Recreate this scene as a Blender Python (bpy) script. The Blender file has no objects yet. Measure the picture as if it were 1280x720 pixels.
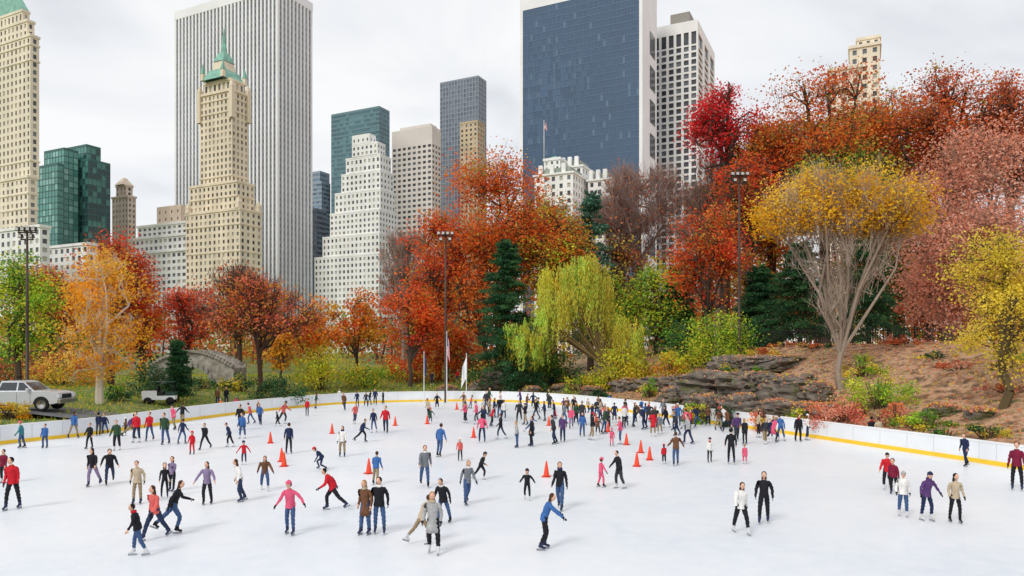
import bpy, math, random
import numpy as np
from mathutils import Vector, noise as mnoise
R=np.random.RandomState(7)
F=900.0; HC=5.6; HY=440.0
scene=bpy.context.scene
def lin(c):
    c=np.array(c,float)/255.0
    return np.where(c<=0.04045,c/12.92,((c+0.055)/1.055)**2.4)
def ss(a,b,t):
    t=np.clip((np.asarray(t,float)-a)/(b-a),0,1); return t*t*(3-2*t)
# ---------------------------------------------------------------- materials
def nmat(name,col,rough=0.7,var=0.12,scale=1.0,metal=0.0,spec=0.4,bump=0.0,detail=4,stretch=None,col2=None):
    m=bpy.data.materials.new(name); m.use_nodes=True; nt=m.node_tree; b=nt.nodes['Principled BSDF']
    b.inputs['Roughness'].default_value=rough; b.inputs['Metallic'].default_value=metal
    b.inputs['Specular IOR Level'].default_value=spec
    c=lin(col)
    tc=nt.nodes.new('ShaderNodeTexCoord'); n=nt.nodes.new('ShaderNodeTexNoise'); n.inputs['Scale'].default_value=scale; n.inputs['Detail'].default_value=detail
    if stretch:
        mp=nt.nodes.new('ShaderNodeMapping'); mp.inputs['Scale'].default_value=stretch; nt.links.new(tc.outputs['Object'],mp.inputs[0]); nt.links.new(mp.outputs[0],n.inputs['Vector'])
    else: nt.links.new(tc.outputs['Object'],n.inputs['Vector'])
    r=nt.nodes.new('ShaderNodeValToRGB'); r.color_ramp.elements[0].position=0.3; r.color_ramp.elements[1].position=0.7
    r.color_ramp.elements[0].color=(*(c*(1-var)),1); r.color_ramp.elements[1].color=(*np.minimum(c*(1+var),1),1)
    nt.links.new(n.outputs['Fac'],r.inputs['Fac']); src=r.outputs['Color']
    if col2:
        n3=nt.nodes.new('ShaderNodeTexNoise'); n3.inputs['Scale'].default_value=0.5; n3.inputs['Detail'].default_value=7; nt.links.new(tc.outputs['Object'],n3.inputs['Vector'])
        r3=nt.nodes.new('ShaderNodeValToRGB'); r3.color_ramp.elements[0].position=0.52; r3.color_ramp.elements[1].position=0.62; nt.links.new(n3.outputs['Fac'],r3.inputs['Fac'])
        mx=nt.nodes.new('ShaderNodeMixRGB'); nt.links.new(r3.outputs['Color'],mx.inputs[0]); nt.links.new(src,mx.inputs[1]); mx.inputs[2].default_value=(*lin(col2),1); src=mx.outputs[0]
    nt.links.new(src,b.inputs['Base Color'])
    if bump>0:
        bp=nt.nodes.new('ShaderNodeBump'); bp.inputs['Strength'].default_value=bump; bp.inputs['Distance'].default_value=0.3
        nt.links.new(n.outputs['Fac'],bp.inputs['Height']); nt.links.new(bp.outputs['Normal'],b.inputs['Normal'])
    return m
def attrmat(name,rough,translucent):
    m=bpy.data.materials.new(name); m.use_nodes=True; nt=m.node_tree; b=nt.nodes['Principled BSDF']; out=nt.nodes['Material Output']
    a=nt.nodes.new('ShaderNodeAttribute'); a.attribute_name='tint'
    b.inputs['Roughness'].default_value=rough; b.inputs['Specular IOR Level'].default_value=0.2
    nt.links.new(a.outputs['Color'],b.inputs['Base Color'])
    if translucent:
        t=nt.nodes.new('ShaderNodeBsdfTranslucent'); nt.links.new(a.outputs['Color'],t.inputs['Color'])
        mx=nt.nodes.new('ShaderNodeMixShader'); mx.inputs[0].default_value=0.45
        nt.links.new(b.outputs[0],mx.inputs[1]); nt.links.new(t.outputs[0],mx.inputs[2]); nt.links.new(mx.outputs[0],out.inputs['Surface'])
    return m
M_LEAF=attrmat('leaf',0.6,True); M_BARK=attrmat('bark',0.9,False)
# ---------------------------------------------------------------- mesh helpers
def link(o): scene.collection.objects.link(o); return o
def np_mesh(name,V,Q,mats,mi=None,tint=None,smooth=False):
    me=bpy.data.meshes.new(name); V=np.ascontiguousarray(V,dtype=np.float32); Q=np.ascontiguousarray(Q,dtype=np.int32)
    k=Q.shape[1]
    me.vertices.add(len(V)); me.vertices.foreach_set('co',V.ravel())
    me.loops.add(Q.size); me.loops.foreach_set('vertex_index',Q.ravel())
    me.polygons.add(len(Q)); me.polygons.foreach_set('loop_start',np.arange(0,Q.size,k,dtype=np.int32)); 
    for m in mats: me.materials.append(m)
    if mi is not None: me.polygons.foreach_set('material_index',np.ascontiguousarray(mi,dtype=np.int32))
    me.polygons.foreach_set('use_smooth',np.full(len(Q),smooth,dtype=bool))
    if tint is not None:
        at=me.attributes.new('tint','FLOAT_COLOR','POINT')
        c=np.ones((len(V),4),dtype=np.float32); c[:,:3]=tint; at.data.foreach_set('color',c.ravel())
    me.update(calc_edges=True); me.validate()
    o=bpy.data.objects.new(name,me); return link(o)
class MB:
    def __init__(s): s.v=[];s.f=[];s.m=[];s.n=0;s.mats=[];s.sm=[]
    def mat(s,m):
        if m not in s.mats: s.mats.append(m)
        return s.mats.index(m)
    def add(s,V,Fs,m,smooth=False):
        V=[tuple(map(float,v)) for v in V]
        if isinstance(m,(list,tuple,np.ndarray)): ms=list(m)
        else: ms=[s.mat(m)]*len(Fs)
        s.v+=V; s.f+=[tuple(int(i)+s.n for i in f) for f in Fs]; s.m+=ms; s.sm+=[smooth]*len(Fs); s.n+=len(V)
    def box(s,c,sz,m,rot=0.0,taper=1.0):
        x,y,z=[a/2 for a in sz]; cr,sr=math.cos(rot),math.sin(rot); V=[]
        for k in (-1,1):
            t=taper if k>0 else 1
            for i,j in((-1,-1),(1,-1),(1,1),(-1,1)):
                a,b=i*x*t,j*y*t; V.append((c[0]+a*cr-b*sr,c[1]+a*sr+b*cr,c[2]+k*z))
        s.add(V,[(3,2,1,0),(4,5,6,7),(0,1,5,4),(1,2,6,5),(2,3,7,6),(3,0,4,7)],m)
    def lathe(s,c,prof,n,m,smooth=True,rx=1,ry=1):
        V=[];Fs=[]
        for r,z in prof:
            for i in range(n):
                a=2*math.pi*i/n; V.append((c[0]+r*rx*math.cos(a),c[1]+r*ry*math.sin(a),c[2]+z))
        for k in range(len(prof)-1):
            for i in range(n):
                j=(i+1)%n; Fs.append((k*n+i,k*n+j,(k+1)*n+j,(k+1)*n+i))
        Fs.append(tuple(range(n))[::-1]); Fs.append(tuple((len(prof)-1)*n+i for i in range(n)))
        s.add(V,Fs,m,smooth)
    def tube(s,pts,rad,n,m):
        pts=[Vector(p) for p in pts]; V=[];Fs=[]
        for k,p in enumerate(pts):
            d=(pts[min(k+1,len(pts)-1)]-pts[max(k-1,0)]).normalized()
            a=d.orthogonal().normalized() if k==0 else (a-d*a.dot(d)).normalized()
            b=d.cross(a); r=rad[k] if hasattr(rad,'__len__') else rad
            for i in range(n):
                t=2*math.pi*i/n; V.append(p+a*math.cos(t)*r+b*math.sin(t)*r)
        for k in range(len(pts)-1):
            for i in range(n):
                j=(i+1)%n; Fs.append((k*n+i,k*n+j,(k+1)*n+j,(k+1)*n+i))
        Fs.append(tuple(range(n))[::-1]); Fs.append(tuple((len(pts)-1)*n+i for i in range(n)))
        s.add(V,Fs,m,True)
    def obj(s,name,loc=(0,0,0),rot=0.0):
        me=bpy.data.meshes.new(name); me.from_pydata(s.v,[],s.f)
        for m in s.mats: me.materials.append(m)
        me.polygons.foreach_set('material_index',s.m); me.polygons.foreach_set('use_smooth',s.sm); me.update()
        o=bpy.data.objects.new(name,me); o.location=loc; o.rotation_euler=(0,0,rot); return link(o)
# ---------------------------------------------------------------- rink outline (world metres)
def G(px,py,z=0.0):
    d=F*(HC-z)/(py-HY); return ((px-640)/F*d,d)
ctrl=[(-26,5.0),(-31,9),(-34,20)]+[G(a,b) for a,b in[(-150,578),(0,556),(120,543),(250,524),(340,513),(430,505),(530,502),(620,502),(700,506),(800,517),(900,531),(1000,545),(1100,560),(1200,575),(1290,589)]]+[(28.5,24),(28,9),(24,5.0)]
def catmull(P,n):
    P=[P[0]]+P+[P[-1]]; out=[]
    for i in range(1,len(P)-2):
        a,b,c,d=[np.array(q) for q in P[i-1:i+3]]
        for k in range(n):
            t=k/n; out.append(0.5*((2*b)+(-a+c)*t+(2*a-5*b+4*c-d)*t*t+(-a+3*b-3*c+d)*t**3))
    out.append(np.array(P[-2])); return np.array(out)
RINK=catmull(ctrl,9)
def sdist(X,Y):
    X=np.atleast_1d(np.asarray(X,float)).ravel();Y=np.atleast_1d(np.asarray(Y,float)).ravel()
    A=RINK;B=np.roll(RINK,-1,0); D=np.full(len(X),1e9); ins=np.zeros(len(X),bool)
    for a,b in zip(A,B):
        e=b-a; L=max(e@e,1e-9); t=np.clip(((X-a[0])*e[0]+(Y-a[1])*e[1])/L,0,1)
        D=np.minimum(D,np.hypot(X-a[0]-t*e[0],Y-a[1]-t*e[1]))
        c=((a[1]>Y)!=(b[1]>Y)); 
        if abs(e[1])>1e-9: ins^=c&(X<(e[0])*(Y-a[1])/e[1]+a[0])
    return np.where(ins,-D,D)
def terr(X,Y):
    X=np.atleast_1d(np.asarray(X,float));Y=np.atleast_1d(np.asarray(Y,float)); sh=X.shape
    x=X.ravel();y=Y.ravel(); s=sdist(x,y)
    H=0.9+4.3*ss(4,26,x)*ss(20,40,y)
    z=-0.3+0.9*ss(0.4,2.0,s)+0.4*ss(2,6,s)+H*ss(3,21,s)
    z+=ss(2,8,s)*(0.18*np.sin(x*0.35+1)*np.cos(y*0.31)+0.10*np.sin(x*0.9+y*0.7))
    z=z+(5.0-z)*ss(130,230,y)
    z=np.where(y<4,-0.3+0*z,z)
    return z.reshape(sh)
def tz(x,y): return float(terr(x,y)[0])
# ---------------------------------------------------------------- ground
def axis(lo,a,b,hi,step):
    mid=np.arange(a,b+step,step); l=a-np.geomspace(step*1.3,a-lo,16)[::-1]; h=mid[-1]+np.geomspace(step*1.3,hi-mid[-1],16)
    return np.concatenate([l,mid,h])
gx=axis(-4000,-90,90,4000,1.1); gy=axis(-4000,0,170,5000,1.1)
XX,YY=np.meshgrid(gx,gy); ZZ=terr(XX,YY)
V=np.stack([XX.ravel(),YY.ravel(),ZZ.ravel()],1); ny,nx=XX.shape
idx=np.arange(ny*nx).reshape(ny,nx); Q=np.stack([idx[:-1,:-1],idx[:-1,1:],idx[1:,1:],idx[1:,:-1]],-1).reshape(-1,4)
mg=bpy.data.materials.new('park_ground'); mg.use_nodes=True; nt=mg.node_tree; b=nt.nodes['Principled BSDF']; b.inputs['Roughness'].default_value=0.95
geo=nt.nodes.new('ShaderNodeNewGeometry'); sep=nt.nodes.new('ShaderNodeSeparateXYZ'); nt.links.new(geo.outputs['Position'],sep.inputs[0])
def noi(sc,det=5,dist=0.0):
    n=nt.nodes.new('ShaderNodeTexNoise'); n.inputs['Scale'].default_value=sc; n.inputs['Detail'].default_value=det; n.inputs['Distortion'].default_value=dist; nt.links.new(geo.outputs['Position'],n.inputs['Vector']); return n
def ramp(src,els):
    r=nt.nodes.new('ShaderNodeValToRGB'); 
    while len(r.color_ramp.elements)<len(els): r.color_ramp.elements.new(0.5)
    for e,(p,c) in zip(r.color_ramp.elements,els): e.position=p; e.color=(*lin(c),1)
    nt.links.new(src,r.inputs['Fac']); return r
def mth(op,a,b_=None,clamp=False):
    n=nt.nodes.new('ShaderNodeMath'); n.operation=op; n.use_clamp=clamp
    for i,q in enumerate((a,b_)):
        if q is None: continue
        if isinstance(q,(int,float)): n.inputs[i].default_value=q
        else: nt.links.new(q,n.inputs[i])
    return n.outputs[0]
grass=ramp(noi(2.2).outputs['Fac'],[(0.3,(58,74,30)),(0.5,(98,116,48)),(0.7,(150,140,70))])
litter=ramp(noi(1.3,8).outputs['Fac'],[(0.34,(92,78,60)),(0.46,(154,118,90)),(0.56,(192,154,124)),(0.68,(112,104,66))])
mr=nt.nodes.new('ShaderNodeMapRange'); mr.inputs[1].default_value=2; mr.inputs[2].default_value=16; nt.links.new(sep.outputs['X'],mr.inputs[0])
fac=mth('ADD',mr.outputs[0],mth('SUBTRACT',noi(0.25).outputs['Fac'],0.5),True)
mx=nt.nodes.new('ShaderNodeMixRGB'); nt.links.new(fac,mx.inputs[0]); nt.links.new(grass.outputs[0],mx.inputs[1]); nt.links.new(litter.outputs[0],mx.inputs[2]); nt.links.new(mx.outputs[0],b.inputs['Base Color'])
np_mesh('ground',V,Q,[mg],smooth=True)
# ---------------------------------------------------------------- ice
mi=bpy.data.materials.new('ice'); mi.use_nodes=True; nt=mi.node_tree; b=nt.nodes['Principled BSDF']; b.inputs['Roughness'].default_value=0.38; b.inputs['Specular IOR Level'].default_value=0.4
geo=nt.nodes.new('ShaderNodeNewGeometry')
n1=noi(0.09,3); n2=noi(1.6,8)
mxx=nt.nodes.new('ShaderNodeMath'); mxx.operation='MULTIPLY_ADD'; nt.links.new(n2.outputs['Fac'],mxx.inputs[0]); mxx.inputs[1].default_value=0.35; nt.links.new(n1.outputs['Fac'],mxx.inputs[2])
r=ramp(mxx.outputs[0],[(0.45,(217,225,235)),(0.62,(229,234,240)),(0.85,(239,240,243))])
scr=None
for sc,ds in((0.22,1.5),(0.4,1.0)):
    k=mth('ABSOLUTE',mth('SUBTRACT',noi(sc,1,ds).outputs['Fac'],0.5)); k=mth('SUBTRACT',1.0,mth('DIVIDE',k,0.004),True); scr=k if scr is None else mth('MAXIMUM',scr,k)
scr=mth('MULTIPLY',scr,0.14)
mx=nt.nodes.new('ShaderNodeMixRGB'); nt.links.new(scr,mx.inputs[0]); nt.links.new(r.outputs[0],mx.inputs[1]); mx.inputs[2].default_value=(*lin((190,202,218)),1); nt.links.new(mx.outputs[0],b.inputs['Base Color'])
wv=nt.nodes.new('ShaderNodeTexWave'); wv.inputs['Scale'].default_value=0.9; wv.inputs['Distortion'].default_value=18; wv.inputs['Detail'].default_value=5; nt.links.new(geo.outputs['Position'],wv.inputs['Vector'])
bp=nt.nodes.new('ShaderNodeBump'); bp.inputs['Strength'].default_value=0.05; nt.links.new(wv.outputs['Fac'],bp.inputs['Height']); nt.links.new(bp.outputs['Normal'],b.inputs['Normal'])
m=MB(); m.add([(p[0],p[1],0.0) for p in RINK][::-1],[tuple(range(len(RINK)))],mi); m.obj('ice_rink')
# barrier
m_white=nmat('board_white',(232,235,238),0.45,0.05,0.6); m_yel=nmat('kick_yellow',(244,200,48),0.5,0.08,1); m_rail=nmat('rail_white',(238,238,238),0.4,0.03,1)
P=RINK; T=np.gradient(P,axis=0); T/=np.linalg.norm(T,axis=1)[:,None]; Nn=np.stack([-T[:,1],T[:,0]],1)
prof=[(-0.03,0.0),(-0.03,0.22),(0.0,0.225),(0.0,1.08),(-0.03,1.085),(-0.03,1.17),(0.12,1.17),(0.12,-0.2)]
pm=[m_yel,m_yel,m_white,m_rail,m_rail,m_rail,m_white]
mb=MB(); V=[];Fs=[];ms=[]
for i in range(len(P)):
    for o,z in prof: V.append((P[i,0]+Nn[i,0]*o,P[i,1]+Nn[i,1]*o,z))
k=len(prof); mid=[mb.mat(q) for q in pm]
for i in range(len(P)-1):
    for j in range(k-1): Fs.append((i*k+j,i*k+j+1,(i+1)*k+j+1,(i+1)*k+j)); ms.append(mid[j])
mb.add(V,Fs,ms)
m_seam=nmat('board_seam',(208,211,215),0.6,0.05)
for i in range(0,len(P)-1,3):
    c=P[i]-Nn[i]*0.006; mb.box((c[0],c[1],0.66),(0.03,0.02,0.8),m_seam,rot=math.atan2(T[i,1],T[i,0]))
mb.obj('rink_barrier')
m_conc=nmat('concrete',(150,146,138),0.9,0.1,0.8)
mb=MB(); mb.box((0,-8,1.85),(80,22.6,4.3),m_conc); mb.obj('viewing_terrace')
# ---------------------------------------------------------------- vegetation
def segs(A,B,ra,rb,n=4):
    A=np.asarray(A,float);B=np.asarray(B,float);N=len(A); d=B-A; d/=np.linalg.norm(d,axis=1)[:,None]+1e-9
    ref=np.where(np.abs(d[:,2:3])>0.9,np.array([[1.,0,0]]),np.array([[0,0,1.]])); a=np.cross(d,ref); a/=np.linalg.norm(a,axis=1)[:,None]+1e-9; b=np.cross(d,a)
    t=2*np.pi*np.arange(n)/n; ring=a[:,None,:]*np.cos(t)[None,:,None]+b[:,None,:]*np.sin(t)[None,:,None]
    V=np.concatenate([A[:,None]+ring*np.asarray(ra)[:,None,None],B[:,None]+ring*np.asarray(rb)[:,None,None]],1).reshape(-1,3)
    base=(np.arange(N)*2*n)[:,None]; i=np.arange(n); j=(i+1)%n
    Q=np.stack([base+i,base+j,base+n+j,base+n+i],-1).reshape(-1,4); return V,Q
def leaves(C,size,rng,up=None,asp=0.7):
    N=len(C); n=rng.normal(size=(N,3)); n[:,2]=np.abs(n[:,2])+0.3; n[:,1]-=0.25
    if up is not None: u=np.tile(np.array(up,float),(N,1))+rng.normal(size=(N,3))*0.25
    else: u=rng.normal(size=(N,3))
    n/=np.linalg.norm(n,axis=1)[:,None]; u-=n*np.sum(u*n,1)[:,None] if up is None else 0; u/=np.linalg.norm(u,axis=1)[:,None]+1e-9
    w=np.cross(n,u); w/=np.linalg.norm(w,axis=1)[:,None]+1e-9
    s=(size*rng.uniform(0.6,1.3,N))[:,None]
    V=np.stack([C-u*s*0.5,C+w*s*0.5*asp+n*s*0.08,C+u*s*0.5,C-w*s*0.5*asp+n*s*0.08],1).reshape(-1,3)
    return V,np.arange(N*4).reshape(N,4)
LB=1.6
class Veg:
    def __init__(s): s.V=[];s.Q=[];s.M=[];s.C=[];s.n=0
    def add(s,V,Q,m,c):
        s.V.append(V);s.Q.append(Q+s.n);s.M.append(np.full(len(Q),m));s.C.append(np.broadcast_to(c,(len(V),3)) if np.ndim(c)==1 else c);s.n+=len(V)
    def obj(s,name): return np_mesh(name,np.concatenate(s.V),np.concatenate(s.Q),[M_LEAF,M_BARK],np.concatenate(s.M),np.concatenate(s.C))
def palcol(pal,clump,rng,N,boost=1.0):
    pal=np.array([lin(c) for c in pal])*LB*boost
    c=pal[clump]*rng.uniform(0.74,1.22,(N,1)); sw=rng.rand(N)<0.15; c[sw]=pal[rng.randint(len(pal),size=sw.sum())]
    return c/np.maximum(1,c.max(1,keepdims=True)/0.94)
ntree=[0]
def broad(name,px,d,top,hw,base,pal,dens=1.0,bark=(78,66,58),leafpx=3.4,bare=0.0,zmin=0.0,trunkpx=None,nlimb=8,layer=1.0,vase=False,trunk_r=None,boost=1.0,sd=None):
    if sd is None: ntree[0]+=1; sd=ntree[0]
    rng=np.random.RandomState(100+sd)
    x0=(px-640)/F*d; y0=d; xt=x0 if trunkpx is None else (trunkpx-640)/F*d; zg=tz(xt,y0)
    ztop=HC+(HY-top)/F*d; zb=max(HC+(HY-base)/F*d,zg+0.4); r=hw/F*d; cz=(ztop+zb)/2; hz=(ztop-zb)/2
    H=ztop-zg
    nc=int(np.clip(r*hz*3.8*layer,56,270)); 
    D=rng.normal(size=(nc,3)); D/=np.linalg.norm(D,axis=1)[:,None]
    nlb=int(rng.randint(8,13)); LD=rng.normal(size=(nlb,3)); LD[:,2]+=0.15; LD/=np.linalg.norm(LD,axis=1)[:,None]; LC=LD*rng.uniform(0.42,0.80,(nlb,1)); LC[0]=[rng.uniform(-0.2,0.2),0,0.66]; LC[1]=[rng.uniform(-0.1,0.1),0,0]; LR=rng.uniform(0.26,0.44,nlb)
    li=rng.choice(nlb,nc,p=LR**2/np.sum(LR**2)); u3=LC[li]+D*(rng.rand(nc)**0.4*LR[li])[:,None]*[1,1,0.8]
    k=rng.rand(nc)<0.30; u3[k]=(D*(rng.rand(nc)**0.45*0.90)[:,None])[k]
    tips=np.stack([x0+u3[:,0]*r,y0+u3[:,1]*r*0.9,cz+u3[:,2]*hz],1)
    if vase:
        tips=np.stack([x0+D[:,0]*rng.rand(nc)**0.45*r*0.88,y0+D[:,1]*rng.rand(nc)**0.45*r*0.8,cz+D[:,2]*rng.rand(nc)**0.45*hz*0.88],1)
        f=(tips[:,2]-zb)/(ztop-zb); sc=0.28+0.72*np.clip(f*1.25,0,1); tips[:,0]=x0+(tips[:,0]-x0)*sc; tips[:,1]=y0+(tips[:,1]-y0)*sc
        k=rng.rand(nc)<0.65; tips[k,0]=x0+rng.uniform(-1,1,k.sum())*r*0.95; ux=(tips[k,0]-x0)/r; e=np.abs(ux); tips[k,2]=ztop-(ztop-zb)*0.30*rng.rand(k.sum())*(1-0.3*e)-e**2*hz*0.14-(0.5+0.5*np.sin(ux*9+1.3))*1.5-rng.rand(k.sum())*0.6
    v=Veg(); tr=trunk_r or 0.018*H+0.06; bk=lin(bark)*1.1
    fork=np.array([xt+(x0-xt)*0.5,y0,zg+max((zb-zg)*1.0,H*(0.12 if vase else 0.22))]); p0=np.array([xt,y0,zg-0.3])
    A=[];B=[];ra=[];rb=[]
    def chain(pts,r0,r1):
        for i in range(len(pts)-1):
            A.append(pts[i]);B.append(pts[i+1]); t0=i/(len(pts)-1);t1=(i+1)/(len(pts)-1); ra.append(r0+(r1-r0)*t0); rb.append(r0+(r1-r0)*t1)
    midp=(p0+fork)/2+rng.normal(size=3)*[0.15,0.15,0]
    chain([p0,p0+(midp-p0)*0.15,midp,fork],tr*1.25,tr*0.8)
    ends=tips[rng.choice(nc,min(nlimb,nc),replace=False)]; ends=np.concatenate([ends,[[x0,y0,cz+hz*0.7]]]); limbs=[]
    for e in ends:
        s=fork+rng.normal(size=3)*0.05+np.array([0,0,rng.uniform(-0.15,0.1)*(fork[2]-zg)]); 
        m1=s+(e-s)*0.33+np.array([0,0,0.10*np.linalg.norm(e-s)])+rng.normal(size=3)*0.03*H; m2=s+(e-s)*0.68+np.array([0,0,0.07*np.linalg.norm(e-s)])+rng.normal(size=3)*0.03*H
        pts=[s,m1,m2,e]; chain(pts,tr*0.55,tr*0.13); limbs.append(pts)
    LP=np.array([q for l in limbs for q in (l[1],(l[1]+l[2])/2,l[2],(l[2]+l[3])/2)])
    for t in tips:
        dd=np.linalg.norm(LP-t,axis=1)+np.maximum(LP[:,2]-t[2],0)*1.0; s=LP[np.argmin(dd)]; mm=(s+t)/2+np.array([0,0,0.08*np.linalg.norm(t-s)])+rng.normal(size=3)*0.02*H
        chain([s,mm,t],tr*0.15+0.01,0.02+tr*0.02)
    V,Q=segs(A,B,ra,rb,6); v.add(V,Q,1,bk)
    ntw=int(nc*(4+20*bare)); ci=rng.randint(nc,size=ntw); S=tips[ci]+rng.normal(size=(ntw,3))*0.10*r*0.5
    dv=S-np.array([x0,y0,zb]); dv/=np.linalg.norm(dv,axis=1)[:,None]+1e-9; dv+=rng.normal(size=(ntw,3))*0.5+np.array([0,0,0.3]); L=rng.uniform(0.05,0.15,(ntw,1))*(r+hz)*0.7*(0.6 if bare<0.5 else 1)
    V,Q=segs(S-dv*L*0.4,S+dv*L*0.7,np.full(ntw,0.018*d/70+0.006),np.full(ntw,0.007*d/70),3); v.add(V,Q,1,bk*1.1)
    size=leafpx/F*d; area=math.pi*hw*(hz*F/d); nl=int(area/(leafpx**2*0.35)*3.1*dens)
    ok=np.where(tips[:,2]>zb+zmin*(ztop-zb))[0] if zmin>0 else np.arange(nc)
    w=rng.uniform(0.35,1.5,len(ok)); w/=w.sum(); cl=ok[rng.choice(len(ok),nl,p=w)]
    crad=rng.uniform(0.5,1.3,nc)*(r*hz)**0.5*(0.165 if vase else 0.19)
    g=rng.normal(size=(nl,3)); g*= (np.minimum(1.0,1.9/np.linalg.norm(g,axis=1)))[:,None]
    C=tips[cl]+g*crad[cl][:,None]*[1,1,0.66]; C[:,2]=np.maximum(C[:,2],zg+0.1)
    if vase and zmin>0:
        k=(C[:,2]>zb+(zmin-0.05)*(ztop-zb))|(rng.rand(nl)<0.03); C=C[k]; cl=cl[k]
    cp=rng.randint(len(pal),size=nc); cpl=cp[cl]
    col=palcol(pal,cpl,rng,len(C),boost)*np.repeat(rng.uniform(0.72,1.10,nc)[cl][:,None],3,1)
    V,Q=leaves(C,size,rng); v.add(V,Q,0,np.repeat(col,4,0))
    return v.obj(name)
def conifer(name,px,d,top,hw,pal,dens=1.0):
    ntree[0]+=1; rng=np.random.RandomState(300+ntree[0]); x0=(px-640)/F*d; zg=tz(x0,d); ztop=HC+(HY-top)/F*d; H=ztop-zg; r=hw/F*d
    v=Veg(); V,Q=segs([[x0,d,zg-0.3]],[[x0,d,ztop-0.2]],[0.02*H],[0.02],7); v.add(V,Q,1,lin((80,66,56)))
    nb=int(200*dens); t=rng.rand(nb)**0.8*0.93+0.02; a=rng.rand(nb)*6.283; z=zg+H*(0.06+0.94*t); L=r*((1-t)**0.62)*rng.uniform(0.55,1.25,nb)+0.2
    S=np.stack([np.full(nb,x0),np.full(nb,float(d)),z],1); dr=np.stack([np.cos(a),np.sin(a),np.zeros(nb)],1); E=S+dr*L[:,None]+np.stack([0*L,0*L,-0.14*L+0.05*H*t**3],1)
    V,Q=segs(S,E,np.full(nb,0.05),np.full(nb,0.015),3); v.add(V,Q,1,lin((80,66,56)))
    per=int(100*dens); bi=np.repeat(np.arange(nb),per); u=rng.rand(len(bi))**0.7; sp=0.18*L[bi]*(1.1-u)+0.12
    C=S[bi]+(E-S)[bi]*u[:,None]+rng.normal(size=(len(bi),3))*sp[:,None]*[1,1,0.3]; C[:,2]-=0.10*L[bi]*rng.rand(len(bi))
    col=palcol(pal,rng.randint(len(pal),size=nb)[bi],rng,len(bi)); V,Q=leaves(C,0.0042*d,rng,asp=0.4); v.add(V,Q,0,np.repeat(col,4,0)); return v.obj(name)
def willow(name,px,d,top,hw,pal,trunkpx,bottom):
    ntree[0]+=1; rng=np.random.RandomState(77); x0=(px-640)/F*d; xt=(trunkpx-640)/F*d; zg=tz(xt,d); zt=HC+(HY-top)/F*d; zb=HC+(HY-bottom)/F*d; r=hw/F*d; Hh=zt-zb
    v=Veg(); A=[];B=[];ra=[];rb=[]
    fork=np.array([xt-0.8,d,zg+2.4]); A+=[[xt,d,zg-0.3],[xt,d,zg-0.3]];B+=[fork,fork+[2.2,0.3,1.5]];ra+=[0.36,0.25];rb+=[0.26,0.15]
    lobes=[(0.20,1.0,0.40,22),(-0.28,0.88,0.28,11),(-0.70,0.45,0.28,16),(-0.45,0.58,0.24,7),(0.76,0.56,0.20,8)]; heads=[]
    for dx,tf,rx,n in lobes:
        for i in range(n):
            a=rng.rand()*6.283; q=rng.rand()**0.5; h=np.array([x0+r*dx+math.cos(a)*q*rx*r,d+math.sin(a)*q*r*0.45,zb+Hh*tf*(1.0-0.30*q*q)-rng.rand()*0.8]); heads.append((h,Hh*tf*0.5))
            m1=fork+(h-fork)*0.5+np.array([0,0,0.18*np.linalg.norm(h-fork)])
            for p,q2,a1,b1 in((fork,m1,0.11,0.06),(m1,h,0.06,0.02)): A.append(p);B.append(q2);ra.append(a1);rb.append(b1)
    V,Q=segs(A,B,ra,rb,6); v.add(V,Q,1,lin((130,108,70)))
    HL=np.array([h[1] for h in heads]); heads=np.array([h[0] for h in heads]); ns=len(heads); nst=900; hi=rng.randint(ns,size=nst); S=heads[hi]+rng.normal(size=(nst,3))*[0.5,0.5,0.35]; L=rng.uniform(0.3,1.0,nst)*np.minimum(HL[hi],np.maximum(S[:,2]-zb,0.6))
    E=S-np.stack([rng.normal(size=nst)*0.3,0*L,L],1); V,Q=segs(S,E,np.full(nst,0.012),np.full(nst,0.006),3); v.add(V,Q,1,lin((150,140,60)))
    per=42; bi=np.repeat(np.arange(nst),per); u=rng.rand(len(bi)); C=S[bi]+(E-S)[bi]*u[:,None]+rng.normal(size=(len(bi),3))*0.10
    cl=rng.uniform(0.65,1.1,ns)
    col=palcol(pal,rng.randint(len(pal),size=ns)[hi][bi],rng,len(bi),1.15)*cl[hi][bi][:,None]; V,Q=leaves(C,0.34,rng,up=(0,0,-1),asp=0.3); v.add(V,Q,0,np.repeat(col,4,0)); return v.obj(name)
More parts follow.
